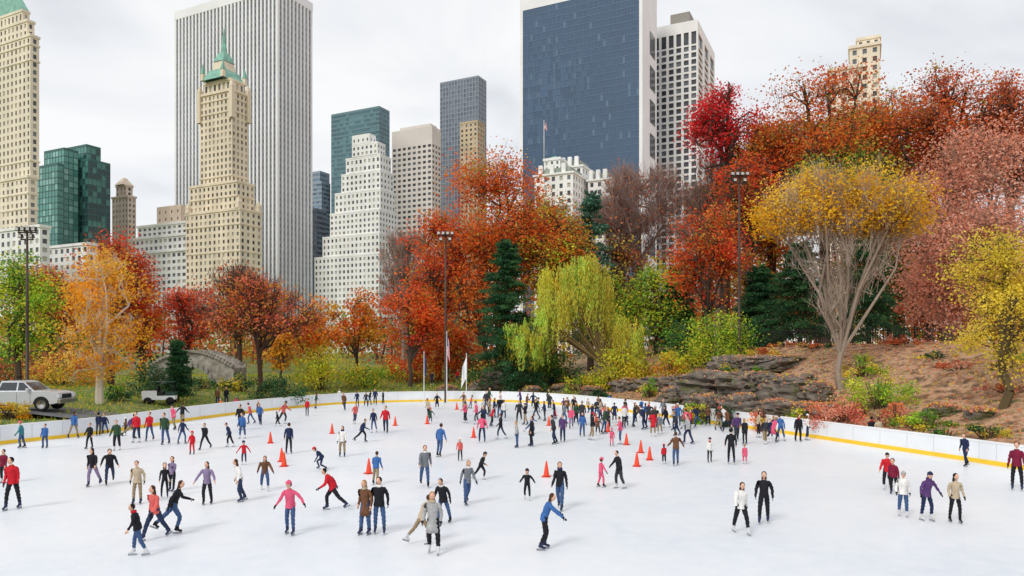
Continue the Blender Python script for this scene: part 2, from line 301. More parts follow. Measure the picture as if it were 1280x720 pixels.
def shrub(name,px,d,top,hw,pal,dens=1.0,leafpx=3.0,depth=0.8):
    ntree[0]+=1; rng=np.random.RandomState(500+ntree[0]); x0=(px-640)/F*d; zg=tz(x0,d); zt=max(HC+(HY-top)/F*d,zg+0.5); r=hw/F*d; h=zt-zg
    v=Veg(); n=18; a=rng.rand(n)*6.283; q=rng.rand(n); E=np.stack([x0+np.cos(a)*q*r*0.8,d+np.sin(a)*q*r*depth*0.8,zg+h*(0.85-0.5*q*q)],1); S=np.stack([x0+np.cos(a)*q*r*0.2,d+np.sin(a)*q*r*0.2,np.full(n,zg-0.2)],1)
    V,Q=segs(S,E,np.full(n,0.05),np.full(n,0.015),4); v.add(V,Q,1,lin((90,74,60)))
    nc=int(np.clip(r*h*5,14,70)); a=rng.rand(nc)*6.283; q=rng.rand(nc)**0.5; zz=rng.rand(nc); T=np.stack([x0+np.cos(a)*q*r,d+np.sin(a)*q*r*depth,zg+h*(0.1+zz*0.85*np.sqrt(np.maximum(0,1-q*q*0.8)))],1)
    nl=int(2*hw*(h*F/d)/(leafpx**2*0.32)*2.4*dens); cl=rng.randint(nc,size=nl); g=rng.normal(size=(nl,3)); C=T[cl]+g*0.15*math.sqrt(r*h)*[1,1,0.7]; C[:,2]=np.maximum(C[:,2],zg+0.03)
    col=palcol(pal,rng.randint(len(pal),size=nc)[cl],rng,nl)*np.repeat(rng.uniform(0.6,1.15,nc)[cl][:,None],3,1); V,Q=leaves(C,leafpx/F*d,rng); v.add(V,Q,0,np.repeat(col,4,0)); return v.obj(name)
ORR=[(224,118,46),(210,92,40),(238,148,60),(202,108,42),(168,134,54)]
RED=[(214,78,44),(194,62,40),(226,102,52)]; CRIM=[(208,46,50),(188,38,44),(224,80,72)]
YEL=[(254,190,50),(248,168,38),(242,198,84)]; GOLD=[(255,202,40),(254,184,30),(255,216,66)]
YG=[(188,190,54),(156,176,52),(212,204,70)]; GRN=[(112,156,48),(142,174,54),(88,132,46)]
DGRN=[(48,88,54),(38,70,46),(62,98,58)]; BGRN=[(76,114,94),(90,128,108),(58,94,76)]
BRN=[(182,100,62),(158,82,54),(200,118,70)]; DRK=[(208,94,42),(182,76,36),(226,118,50),(150,124,54)]
PINK=[(228,170,144),(214,150,124),(236,188,164),(204,136,110)]; OLV=[(208,186,58),(186,174,54),(224,200,84)]
MAUV=[(196,104,80),(216,126,82),(180,92,78)]
# left
broad('maple_tree',22,70,312,52,468,GRN+YG,0.9); broad('maple_tree',138,84,290,56,420,RED+BRN,0.8)
broad('birch_tree',124,60,300,56,488,YEL,0.7,bark=(196,186,170),bare=0.2,nlimb=10,boost=1.4)
broad('maple_tree',178,90,340,34,440,RED+ORR,0.9); broad('oak_tree',236,95,352,44,440,MAUV+RED,0.8,bare=0.3)
broad('crab_apple_tree',322,80,346,80,440,MAUV+ORR,0.55,bark=(74,54,46),bare=0.6,nlimb=12,trunkpx=325)
broad('maple_tree',392,98,376,44,462,YEL+ORR,0.9,boost=1.2); broad('maple_tree',446,104,362,40,450,ORR+YEL,0.9,boost=1.1)
broad('maple_tree',352,96,412,20,470,YEL,1.0,boost=1.3); broad('maple_tree',60,100,334,60,450,BRN+DRK,0.8)
broad('elm_tree',300,125,335,70,430,MAUV+BRN,0.5,bare=0.6)
broad('elm_tree',505,120,282,48,400,BRN,0.10,bare=0.9,bark=(140,122,112))
broad('maple_tree',512,90,350,46,455,ORR+RED,1.0)
broad('maple_tree',622,104,194,102,400,ORR+DRK+[(150,140,64)],1.1,nlimb=14,layer=1.2,bare=0.15)
broad('maple_tree',548,100,262,52,400,ORR+RED,0.85); broad('maple_tree',694,100,250,48,390,ORR+YG,0.85)
broad('maple_tree',560,95,390,46,470,RED+ORR,0.9); broad('maple_tree',606,98,320,60,430,ORR,0.6)
conifer('pine_tree',632,86,298,50,DGRN,dens=1.2); conifer('pine_tree',738,104,236,48,BGRN)
broad('oak_tree',800,120,205,76,330,BRN,0.08,bare=1.0,bark=(140,116,106),nlimb=12); broad('oak_tree',690,118,250,50,380,GRN+BRN,0.5,bare=0.5)
broad('oak_tree',900,112,190,70,330,BRN,0.2,bare=0.9,bark=(128,106,96),nlimb=12)
willow('willow_tree',712,84,314,88,[(210,204,72),(184,192,76),(228,212,84),(162,186,82)],764,478)
broad('maple_tree',820,96,330,48,440,YG+GRN,0.7); broad('maple_tree',770,98,335,40,450,GRN+OLV,0.7); broad('oak_tree',770,108,290,60,420,BRN+OLV,0.5,bare=0.5)
broad('maple_tree',884,88,256,60,395,ORR+RED,0.85,bare=0.3); broad('red_maple_tree',906,104,98,46,225,CRIM,0.85)
broad('maple_tree',935,96,190,60,330,RED+DRK,0.75)
broad('maple_tree',1030,98,78,106,262,DRK+ORR+[(150,132,66)],1.1,nlimb=14,layer=1.2,bare=0.15); broad('maple_tree',1062,92,180,70,310,GRN+DGRN+OLV,0.9)
broad('maple_tree',1182,96,82,84,260,BRN+DRK,1.05,nlimb=12,layer=1.2,bare=0.15); broad('maple_tree',1262,92,92,64,260,BRN+MAUV,1.05)
broad('oak_tree',960,104,280,80,420,BRN+ORR+OLV,0.6); broad('oak_tree',1110,104,270,90,420,BRN+OLV+GRN,0.6); broad('oak_tree',1220,104,260,90,420,BRN+MAUV,0.6)
broad('maple_tree',1124,104,112,62,300,DRK+BRN+OLV,0.8,sd=81); broad('maple_tree',966,104,140,50,300,DRK+RED,0.7,sd=82); broad('oak_tree',1160,92,200,60,340,BRN+PINK,0.7,sd=83)
conifer('pine_tree',1000,80,300,50,DGRN); conifer('pine_tree',1086,84,262,48,DGRN); conifer('pine_tree',846,98,330,34,DGRN); conifer('pine_tree',950,86,330,40,DGRN)
broad('beech_tree',1226,62,158,88,450,PINK,0.85,bark=(140,114,100),bare=0.4,nlimb=14,layer=1.3,boost=1.15)
broad('beech_tree',1160,70,330,50,450,PINK+BRN,0.6,bare=0.5)
broad('gingko_tree',1051,57,208,92,440,GOLD,0.95,bark=(152,136,122),bare=0.7,zmin=0.66,vase=True,nlimb=16,layer=1.5,trunk_r=0.26,boost=2.0)
broad('honey_locust_tree',1252,44,288,66,480,OLV,0.8,bark=(96,84,60),bare=0.25,nlimb=12,layer=1.6,boost=1.1)
# shrubs
for a in [('shrub',898,76,378,36,GRN+YG),('shrub',856,80,396,30,DGRN+GRN),('shrub',842,76,436,22,YEL+YG),('shrub',776,82,420,34,YG+OLV),('shrub',930,78,398,26,DGRN),
          ('shrub',402,84,428,32,YG+OLV),('shrub',350,72,470,30,DGRN+[(70,86,54)]),('shrub',455,88,452,30,OLV+GRN),('shrub',520,96,440,40,RED+OLV),('shrub',590,96,440,30,DGRN+ORR),
          ('shrub',1098,50,464,42,YG+GRN),('shrub',1046,47,494,34,MAUV+PINK),('shrub',1150,44,512,36,OLV+GRN),('shrub',1200,52,452,46,BRN+PINK),('shrub',1262,46,500,30,PINK+BRN),
          ('shrub',14,50,498,22,OLV+YEL),('shrub',200,70,452,36,DGRN+[(96,104,60)]),('shrub',147,62,482,18,GRN+DGRN),('shrub',250,78,474,24,[(120,110,70)]+DGRN),('shrub',300,78,468,26,OLV+DGRN),
          ('shrub',655,84,464,26,DGRN),('shrub',610,90,452,34,DGRN+OLV),('shrub',690,92,436,36,GRN+DGRN),('shrub',730,82,466,26,GRN+OLV),('shrub',800,84,452,24,OLV+BRN),
          ('shrub',485,100,456,30,GRN),('shrub',955,72,432,24,BRN+OLV),('shrub',660,100,410,44,DGRN+ORR),('shrub',1130,64,420,40,BRN+PINK),('shrub',80,80,440,50,OLV+BRN),('shrub',20,84,430,50,DGRN+BRN),
          ('shrub',1180,40,530,20,DGRN+GRN),('shrub',1235,40,528,24,OLV+DGRN),('shrub',1078,58,440,26,GRN+OLV),('shrub',1020,70,436,24,DGRN+BRN),('shrub',985,74,430,22,OLV+BRN),
          ('shrub',812,72,474,13,GRN+OLV),('shrub',1170,56,462,30,DGRN+OLV),('shrub',1120,46,500,22,BRN+PINK),('shrub',750,74,478,12,DGRN),('shrub',1280,50,460,30,GRN+OLV),('shrub',872,56,492,13,GRN+OLV),('shrub',955,51,504,13,MAUV+OLV),('shrub',905,54,500,10,DGRN),('shrub',1000,50,506,12,OLV+GRN),('shrub',905,68,450,16,OLV+DGRN),('shrub',948,64,456,12,DGRN+GRN)]:
    shrub(*a)
conifer('cypress_tree',223,66,424,15,DGRN,dens=0.8)
# distant trees: one mass
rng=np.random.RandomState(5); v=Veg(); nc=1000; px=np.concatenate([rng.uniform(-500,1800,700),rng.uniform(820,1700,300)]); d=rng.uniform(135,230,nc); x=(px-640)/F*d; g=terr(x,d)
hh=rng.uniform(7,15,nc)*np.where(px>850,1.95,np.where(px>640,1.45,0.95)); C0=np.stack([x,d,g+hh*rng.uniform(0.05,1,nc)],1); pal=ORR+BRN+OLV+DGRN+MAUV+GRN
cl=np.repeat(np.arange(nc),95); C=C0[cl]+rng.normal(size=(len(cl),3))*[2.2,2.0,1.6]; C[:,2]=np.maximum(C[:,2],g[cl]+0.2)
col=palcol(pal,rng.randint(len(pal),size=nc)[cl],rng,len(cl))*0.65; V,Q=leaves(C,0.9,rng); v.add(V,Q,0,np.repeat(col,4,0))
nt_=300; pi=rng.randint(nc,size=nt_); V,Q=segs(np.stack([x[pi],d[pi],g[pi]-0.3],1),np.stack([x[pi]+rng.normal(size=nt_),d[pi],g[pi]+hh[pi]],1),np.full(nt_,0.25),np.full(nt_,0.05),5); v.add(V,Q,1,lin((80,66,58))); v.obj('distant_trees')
# ---------------------------------------------------------------- rocks
m_rock=nmat('rock',(112,104,95),0.92,0.5,1.1,bump=1.0,detail=10,stretch=(1,1,2.4),col2=(92,92,58))
rocktops=[]
def rock(px,d,top,hw,seed,deep=0.8):
    x0=(px-640)/F*d; zg=tz(x0,d); zt=HC+(HY-top)/F*d; r=hw/F*d; h=max(zt-zg,0.5)
    n=60;mm=36;V=[];Fs=[]; so=Vector((seed,seed*0.7,-seed)); tl=math.sin(seed*3)*0.25
    for j in range(mm+1):
        th=math.pi*j/mm
        for i in range(n):
            ph=2*math.pi*i/n; p=Vector((math.sin(th)*math.cos(ph),math.sin(th)*math.sin(ph),math.cos(th)))
            b4=Vector([math.copysign(abs(c)**0.72,c) for c in p])       # blockier than a sphere
            q=0.86+0.34*mnoise.noise(p*1.3+so)+0.14*mnoise.noise(p*3.6+so)
            st=(p.z*h+tl*p.x*r)/0.62+seed; fr=st-math.floor(st); q+=0.075*(1-abs(2*fr-1))**0.5-0.11*(fr<0.14)   # bedding ledges
            q-=0.10*max(0,1-abs(mnoise.noise(Vector((p.x*2.2,p.y*2.2,0.3*p.z))+so))/0.07)   # vertical joints
            q+=0.035*mnoise.noise(p*16+so)
            V.append((b4.x*r*q,b4.y*r*deep*q,b4.z*h*(0.55+0.45*q)))
    for j in range(mm):
        for i in range(n): k=(i+1)%n; Fs.append((j*n+i,(j+1)*n+i,(j+1)*n+k,j*n+k))
    m=MB(); m.add(V,Fs,m_rock); rot=math.sin(seed*5)*0.5; m.obj('rock',(x0,d,zg),rot)
    rg=np.random.RandomState(int(seed*10)); c,s_=math.cos(rot),math.sin(rot)
    for a,b_,z in V:
        if z>h*0.45 and rg.rand()<0.35: rocktops.append((x0+a*c-b_*s_,d+a*s_+b_*c,zg+z+0.04))
for i,a in enumerate([(890,64,462,52),(942,61,460,50),(988,58,466,40),(1022,56,478,30),(856,70,466,36),(822,76,470,30),(925,70,444,40),(974,68,444,36),(1034,50,502,20),(785,80,472,24),(622,86,464,26),(598,84,474,16),(705,84,480,18),(1180,46,526,24),(1226,44,534,18),(880,58,490,32),(925,55,492,30),(970,53,497,30),(1005,52,503,20),(560,86,482,14),(665,82,482,14),(740,80,482,16),(840,64,484,24),(1070,50,508,14),(760,84,468,18)]): rock(*a,seed=i*1.7)
# fallen leaves
n=30000; X=rng.uniform(8,60,n); Y=rng.uniform(25,95,n); s=sdist(X,Y); k=s>1.6; X=X[k];Y=Y[k]; Z=terr(X,Y)+0.05; C=np.concatenate([np.stack([X,Y,Z],1),np.array(rocktops)+rng.normal(size=(len(rocktops),3))*[0.1,0.1,0.01]]); v=Veg(); pl=PINK+BRN+PINK+OLV; col=palcol(pl,rng.randint(len(pl),size=len(C)),rng,len(C)); V,Q=leaves(C,0.18,rng)
v.add(V,Q,0,np.repeat(col,4,0)); v.obj('fallen_leaves')
n=24000; X=rng.uniform(-60,8,n); Y=rng.uniform(40,120,n); s=sdist(X,Y); k=s>1.5; X=X[k];Y=Y[k]; C=np.stack([X,Y,terr(X,Y)+0.1],1); v=Veg(); col=palcol(GRN+OLV,rng.randint(6,size=len(C)),rng,len(C)); V,Q=leaves(C,0.32,rng,up=(0,0,1),asp=0.3); v.add(V,Q,0,np.repeat(col*0.8,4,0)); v.obj('grass')
# ---------------------------------------------------------------- buildings
TH=math.radians(26); U=np.array([math.cos(TH),-math.sin(TH)]); VV=np.array([math.sin(TH),math.cos(TH)])
def site(xl,xc,xr,dc):
    rc,rl,rr=[(a-640)/F for a in(xc,xl,xr)]; C=np.array([rc*dc,dc]); W=(C[0]-rl*C[1])/(U[0]-rl*U[1]); den=VV[0]-rr*VV[1]
    L=(rr*C[1]-C[0])/den if den>0.12 else 16.0
    return C,W,min(L,60.0)
def zof(py,d): return HC+(HY-py)/F*d
brng=np.random.RandomState(3)
class Bld:
    def __init__(s): s.V=[];s.Q=[];s.M=[];s.n=0;s.mats=[]
    def mat(s,m):
        if m not in s.mats: s.mats.append(m)
        return s.mats.index(m)
    def add(s,V,Q,M): s.V.append(V);s.Q.append(Q+s.n);s.M.append(M);s.n+=len(V)
    def facade(s,p0,u,W,z0,z1,nx,nz,fx,fz,dep,mw,mg,sill=0.5):
        nrm=np.array([u[1],-u[0]]); nx=max(1,int(nx)); nz=max(1,int(nz)); cw=W/nx; ch=(z1-z0)/nz
        I,J=np.meshgrid(np.arange(nx),np.arange(nz)); I=I.ravel();J=J.ravel(); N=len(I)
        a0=I*cw;a1=a0+cw;b0=z0+J*ch;b1=b0+ch; ma=(1-fx)/2*cw; mbt=(1-fz)*ch*sill; mtp=(1-fz)*ch*(1-sill)
        def P(a,z,dp): 
            return np.stack([p0[0]+u[0]*a-nrm[0]*dp,p0[1]+u[1]*a-nrm[1]*dp,z],-1)
        V=np.stack([P(a0,b0,0),P(a1,b0,0),P(a1,b1,0),P(a0,b1,0),P(a0+ma,b0+mbt,0),P(a1-ma,b0+mbt,0),P(a1-ma,b1-mtp,0),P(a0+ma,b1-mtp,0),
                    P(a0+ma,b0+mbt,dep),P(a1-ma,b0+mbt,dep),P(a1-ma,b1-mtp,dep),P(a0+ma,b1-mtp,dep)],1).reshape(-1,3)
        b=(np.arange(N)*12)[:,None]
        t=np.array([[0,1,5,4],[1,2,6,5],[2,3,7,6],[3,0,4,7],[4,5,9,8],[5,6,10,9],[6,7,11,10],[7,4,8,11],[8,9,10,11]])
        Q=(b[:,:,None]+t[None]).reshape(-1,4)
        M=np.full((N,9),s.mat(mw)); gi=np.array([s.mat(g) for g in mg]); M[:,8]=gi[brng.randint(len(gi),size=N)]
        s.add(V,Q,M.ravel())
    def block(s,C,W,L,z0,z1,m,grow=0.0):
        C=np.array(C)+U*grow-VV*grow; W+=2*grow;L+=2*grow; A=C-U*W;D=C+VV*L;E=A+VV*L
        p=[A,C,D,E]; V=np.array([[*q,z0] for q in p]+[[*q,z1] for q in p]); Q=np.array([[0,1,5,4],[1,2,6,5],[2,3,7,6],[3,0,4,7],[4,5,6,7],[3,2,1,0]]); s.add(V,Q,np.full(6,s.mat(m)))
    def tower(s,C,W,L,z0,z1,bay,fl,fx,fz,dep,mw,mg,parapet=1.2,roof=None,cornice=0.0,belts=()):
        A=C-U*W;D=C+VV*L;E=A+VV*L; nz=round((z1-z0)/fl)
        for p,u,w in((A,U,W),(C,VV,L),(D,-U,W),(E,-VV,L)): s.facade(p,u,w,z0,z1,max(1,round(w/bay)),nz,fx,fz,dep,mw,mg)
        s.block(C,W,L,z1,z1+parapet,roof or mw,grow=cornice+0.003)
        for bt in belts:
            zz=z0+round(nz*bt)*(z1-z0)/nz; s.block(C,W,L,zz-0.4,zz+0.4,mw,grow=0.35)
    def obj(s,name): return np_mesh(name,np.concatenate(s.V),np.concatenate(s.Q),s.mats,np.concatenate(s.M))
g_dark=nmat('window_dark',(66,70,76),0.15,0.3,0.2,spec=0.6); g_mid=nmat('window_mid',(104,110,116),0.15,0.2,0.2,spec=0.6); g_lt=nmat('window_blind',(180,176,164),0.5,0.1,0.3)
WIN=[g_dark,g_dark,g_mid,g_lt]; SV=(1,1,0.25)
m_lime=nmat('limestone_tan',(226,212,188),0.85,0.14,0.15,stretch=SV,detail=6); m_lime2=nmat('limestone_warm',(233,222,201),0.85,0.12,0.15,stretch=SV,detail=6); m_marb=nmat('marble_white',(240,240,241),0.6,0.06,0.05)
m_wht=nmat('brick_white',(237,237,234),0.8,0.10,0.15,stretch=SV,detail=6); m_cop=nmat('copper_green',(132,180,164),0.7,0.25,0.4); m_brk=nmat('brick_pink',(226,206,188),0.85,0.1,0.2)
m_gd=nmat('facade_glass_dark',(58,76,96),0.12,0.2,0.05,spec=0.7)
C,W,L=site(221,347,388,440); z1=HC+462/F*440; b=Bld()
b.tower(C,W,L,2,z1-6,W/28,4.1,0.86,0.62,0.3,m_gd,[nmat('striped_tower_window',(74,94,120),0.1,0.3,0.02,spec=0.7),g_dark],roof=m_marb,parapet=0.5)
A=C-U*W
for p,u,w in((A,U,W),(C,VV,L),(C+VV*L,-U,W),(A+VV*L,-VV,L)):
    n=round(w/(W/28)); nr=np.array([u[1],-u[0]])
    for i in range(n+1):
        c=p+u*(w*i/n)+nr*0.55; hw=w/n*0.23; q=[c-u*hw-nr*0.9,c-u*hw+nr*0.5,c+u*hw+nr*0.5,c+u*hw-nr*0.9]
        V=np.array([[*e,2] for e in q]+[[*e,z1-5.6] for e in q]); b.add(V,np.array([[0,1,5,4],[1,2,6,5],[2,3,7,6],[3,0,4,7],[4,5,6,7]]),np.full(5,b.mat(m_marb)))
b.block(C,W,L,z1-5.5,z1,m_marb,grow=1.1); b.obj('striped_office_tower')
# tan hotel tower with copper spire
b=Bld(); dc=370; C,W,L=site(232,300,327,dc); b.tower(C,W,L,2,zof(262,dc),3.3,3.5,0.42,0.55,0.4,m_lime,WIN,cornice=0.4,belts=(0.75,0.93))
C2,W2,L2=site(237,296,318,dc+3); b.tower(C2,W2,L2,zof(262,dc)+1.2,zof(226,dc),3.3,3.5,0.42,0.55,0.4,m_lime,WIN,cornice=0.4,belts=(0.6,))
C3,W3,L3=site(250,290,310,dc+6); zs=zof(108,dc); b.tower(C3,W3,L3,zof(226,dc)+1.2,zs,3.0,3.5,0.42,0.58,0.4,m_lime,WIN,cornice=0.7,belts=(0.1,0.8,0.92))
C4,W4,L4=site(255,288,305,dc+7); b.tower(C4,W4,L4,zs+1.2,zs+6,3.3,3.6,0.5,0.7,0.4,m_lime,WIN,cornice=0.4)
cc=C4-U*W4/2+VV*L4/2; 
def pyr(b,cc,hw,z0,hw2,z1,m,n=4):
    a0=-TH+math.pi/4 if n==4 else 0; V=[];k=math.sqrt(2) if n==4 else 1
    for h,z in((hw,z0),(hw2,z1)):
        for i in range(n): a=a0+2*math.pi*i/n; V.append([cc[0]+h*k*math.cos(a),cc[1]+h*k*math.sin(a),z])
    Q=[[i,(i+1)%n,n+(i+1)%n,n+i] for i in range(n)]; b.add(np.array(V),np.array(Q),np.full(n,b.mat(m)))
    if n==4: b.add(np.array(V[4:]),np.array([[0,1,2,3]]),np.array([b.mat(m)]))
w0=W4*0.40; pyr(b,cc,w0,zs+7.2,w0*0.66,zs+13,m_cop); pyr(b,cc,w0*0.55,zs+13,w0*0.45,zs+18,m_lime); pyr(b,cc,w0*0.5,zs+18,w0*0.26,zs+23,m_cop); pyr(b,cc,w0*0.24,zs+23,w0*0.20,zs+26,m_cop,8); pyr(b,cc,w0*0.20,zs+26,0.1,zs+37,m_cop,8)
for sx in(-1,1):
    for sy in(-1,1):
        q=cc+U*sx*w0*0.95+VV*sy*w0*0.95; pyr(b,q,0.9,zs+7.2,0.8,zs+11,m_lime); pyr(b,q,1.0,zs+11,0.1,zs+16,m_cop)
        q=C3-U*W3/2+VV*L3/2+U*sx*W3*0.5+VV*sy*L3*0.5; pyr(b,q,1.2,zs-14,1.1,zs+2.5,m_lime); pyr(b,q,1.2,zs+2.5,0.3,zs+6,m_lime)
        q=C-U*W/2+VV*L/2+U*sx*W*0.46+VV*sy*L*0.46; pyr(b,q,1.4,zof(262,dc)+1,1.2,zof(262,dc)+4,m_lime); pyr(b,q,1.3,zof(262,dc)+4,0.2,zof(262,dc)+7,m_lime)
for k in range(4): pyr(b,cc+U*(k%2-0.5)*w0*0.9+VV*(k//2-0.5)*w0*0.9,0.5,zs+13,0.1,zs+17,m_cop)
b.obj('spired_hotel_tower')
# far left hotel tower
b=Bld(); dc=340; C,W,L=site(-50,35,47,dc); b.tower(C,W,L,2,zof(222,dc),3.5,3.6,0.42,0.55,0.4,m_lime2,WIN,cornice=0.5,belts=(0.7,0.85,0.93))
C,W,L=site(-45,38,49,dc+1); b.tower(C,W,L,zof(222,dc)+1.2,zof(44,dc),3.2,3.6,0.40,0.58,0.4,m_lime2,WIN,cornice=0.4,belts=(0.12,0.85,0.95))
C,W,L=site(-20,34,43,dc+4); b.tower(C,W,L,zof(44,dc)+1.2,zof(22,dc),3.2,3.6,0.40,0.6,0.4,m_lime2,WIN,cornice=0.4); C,W,L=site(-14,28,37,dc+7); z=zof(22,dc)+1.2; b.tower(C,W,L,z,z+5,3.2,4,0.4,0.6,0.4,m_lime2,WIN,cornice=0.3)
A=C-U*W;D=C+VV*L;E=A+VV*L; m4=(A+C+D+E)/4; ins=[m4+(q-m4)*0.55 for q in(A,C,D,E)]; Vt=np.array([[*q,z+6.2] for q in(A,C,D,E)]+[[*q,z+15] for q in ins]); b.add(Vt,np.array([[0,1,5,4],[1,2,6,5],[2,3,7,6],[3,0,4,7],[4,5,6,7]]),np.full(5,b.mat(m_cop))); b.obj('limestone_hotel_tower')
# teal glass tower
t1=nmat('teal_glass',(80,140,130),0.1,0.35,0.03,spec=0.8); t2=nmat('teal_glass_pale',(130,178,168),0.12,0.2,0.03,spec=0.8); t3=nmat('teal_glass_deep',(40,74,76),0.1,0.3,0.03,spec=0.8); tm=nmat('teal_mullion',(66,108,104),0.5,0.1)
b=Bld(); dc=450; C,W,L=site(78,110,138,dc); b.tower(C,W,L,2,zof(200,dc),3,3.8,0.9,0.86,0.15,tm,[t3,t3,t1]); C,W,L=site(80,108,126,dc+4); b.tower(C,W,L,zof(200,dc)+1.2,zof(180,dc),3,3.8,0.9,0.86,0.15,tm,[t1,t1,t3])
C,W,L=site(42,72,80,dc-12); b.tower(C,W,L,2,zof(212,dc),3,3.8,0.9,0.86,0.15,tm,[t1,t2,t1]); C,W,L=site(55,80,98,dc-6); b.tower(C,W,L,2,zof(190,dc),3,3.8,0.9,0.86,0.15,tm,[t1,t1,t2]); b.obj('teal_glass_tower')
b=Bld(); dc=480; C,W,L=site(140,160,170,dc); b.tower(C,W,L,2,zof(246,dc),3.4,3.6,0.4,0.55,0.3,m_brk,WIN,cornice=0.5); C,W,L=site(145,158,166,dc+2); b.tower(C,W,L,zof(246,dc)+1.2,zof(232,dc),3.2,3.6,0.4,0.6,0.3,m_brk,WIN,cornice=0.4); cc=C-U*W/2+VV*L/2; pyr(b,cc,W*0.4,zof(232,dc)+1.2,W*0.1,zof(220,dc),m_brk); b.obj('brick_apartment_tower')
b=Bld(); dc=390; C,W,L=site(166,246,270,dc); b.tower(C,W,L,2,zof(312,dc),4,3.6,0.62,0.5,0.5,m_wht,WIN,cornice=0.9)
C,W,L=site(169,240,266,dc+3); b.tower(C,W,L,zof(312,dc)+1.2,zof(292,dc),4,3.6,0.6,0.5,0.5,m_wht,WIN,cornice=0.7); C,W,L=site(172,234,256,dc+6); b.tower(C,W,L,zof(292,dc)+1.2,zof(276,dc),4,3.3,0.6,0.5,0.5,m_wht,WIN,cornice=0.5)
C,W,L=site(196,226,238,dc+9); b.tower(C,W,L,zof(276,dc)+1.2,zof(254,dc),5,4,0.2,0.4,0.2,m_brk,[g_dark]); b.obj('white_apartment_building')
b=Bld(); C,W,L=site(-20,50,62,300); b.tower(C,W,L,2,zof(284,300),4,3.6,0.5,0.55,0.3,m_wht,WIN,cornice=0.5); C,W,L=site(60,110,122,320); b.tower(C,W,L,2,zof(306,320),4,3.6,0.5,0.55,0.3,m_wht,WIN,cornice=0.5); b.obj('white_townhouse')
bg1=nmat('blue_glass',(120,144,166),0.1,0.25,0.03,spec=0.8); bg2=nmat('blue_glass_dark',(78,100,120),0.1,0.25,0.03,spec=0.8); bg3=nmat('blue_grey_spandrel',(150,162,174),0.4,0.1)
b=Bld(); dc=640; C,W,L=site(386,402,413,dc); b.tower(C,W,L,2,zof(228,dc),3,3.9,0.96,0.55,0.2,bg3,[bg1,bg2]); C,W,L=site(388,400,412,dc+3); b.tower(C,W,L,zof(228,dc)+1.2,zof(214,dc),3,3.9,0.96,0.55,0.2,bg3,[bg1]); b.obj('blue_glass_office_building')
C,W,L=site(384,396,408,560); b=Bld(); b.tower(C,W,L,2,zof(262,560),3,3.9,0.96,0.5,0.2,nmat('dark_spandrel',(96,108,122),0.4,0.1),[bg2,g_dark]); b.obj('dark_glass_office_building')
b=Bld(); dc=620; C,W,L=site(414,474,487,dc); dt=nmat('dark_teal_glass',(62,102,112),0.1,0.35,0.02,spec=0.8); dt2=nmat('dark_teal_glass_b',(88,130,138),0.1,0.3,0.02,spec=0.8); b.tower(C,W,L,2,zof(134,dc),3.2,3.9,0.92,0.6,0.15,nmat('dark_teal_frame',(104,134,140),0.4,0.1),[dt,dt,dt2]); b.obj('teal_glass_office_tower')
b=Bld(); dc=400; prev=2
for xl,xc,xr,top in((393,474,503,318),(402,473,499,292),(410,472,494,262),(415,472,491,236),(422,471,488,212),(427,470,484,192),(434,466,476,176)):
    C,W,L=site(xl,xc,xr,dc); C=C+VV*(318-top)*0.03; z=zof(top,dc); b.tower(C,W,L,prev,z,2.9,3.4,0.46,0.52,0.3,m_wht,[g_mid,g_mid,g_dark,g_lt],parapet=0.9,cornice=0.1); prev=z+0.9
C,W,L=site(440,462,470,dc+6); b.tower(C,W,L,prev,prev+4,3.5,4,0.3,0.4,0.2,m_wht,[g_dark]); b.obj('stepped_white_tower')
b=Bld(); dc=520; C,W,L=site(490,540,551,dc); mbg=nmat('beige_stone',(222,214,206),0.8,0.08,0.05); b.tower(C,W,L,2,zof(178,dc),4.2,3.9,0.6,0.5,0.4,mbg,[g_mid,g_dark]); b.block(C,W,L,zof(178,dc)+1.2,zof(157,dc),mbg); C,W,L=site(500,538,546,dc+4); b.block(C,W,L,zof(157,dc),zof(152,dc),mbg); b.obj('beige_office_tower')
b=Bld(); dc=600; C,W,L=site(550,598,608,dc); gg=nmat('grey_glass',(108,120,134),0.1,0.25,0.02,spec=0.8); gg2=nmat('grey_glass_b',(86,98,112),0.1,0.25,0.02,spec=0.8); b.tower(C,W,L,2,zof(96,dc),2.8,3.9,0.6,0.72,0.25,nmat('grey_frame',(134,142,152),0.4,0.08),[gg,gg2]); b.obj('grey_glass_office_tower')
C,W,L=site(575,597,606,540); b=Bld(); b.tower(C,W,L,2,zof(152,540),3.4,3.6,0.42,0.5,0.3,nmat('ochre_reflection',(200,182,152),0.85,0.1,0.1),WIN,cornice=0.3); b.obj('ochre_reflection_block')  # beige reflection in the grey glass tower, built as a coloured block before it
b=Bld(); C,W,L=site(650,803,821,430); z1=HC+488/F*430; s1=nmat('slab_blue_glass',(64,92,122),0.09,0.25,0.012,spec=0.8); s2=nmat('slab_blue_glass_b',(58,85,115),0.09,0.2,0.02,spec=0.8); sf=nmat('slab_frame',(80,106,134),0.4,0.08,0.05); s3=nmat('slab_blue_glass_c',(84,110,136),0.09,0.2,0.02,spec=0.8)
z0=2; A=C-U*W; D=C+VV*L;E=A+VV*L
for p,u in((A,U),(D,-U)):
    b.facade(p+u*2.0,u,W-4.0,z0,z1-13,44,54,0.88,0.88,0.12,sf,[s1]*9+[s2]*8+[s3])
b.block(C,2.0,L,z0,z1-13,m_marb); b.block(A+U*2.0,2.0,L,z0,z1-13,m_marb); b.block(C,W,L,z1-13,z1,m_marb,grow=0.02)
for k in range(9):
    za=z0+20+k*21; b.block(C+U*0.3+VV*(L*0.5),0.3,L*0.35,za,za+14,g_dark)
b.obj('blue_glass_slab_tower')
b=Bld(); dc=470; C,W,L=site(816,872,896,dc); A=C-U*W;D=C+VV*L;E=A+VV*L; zt=zof(24,dc)
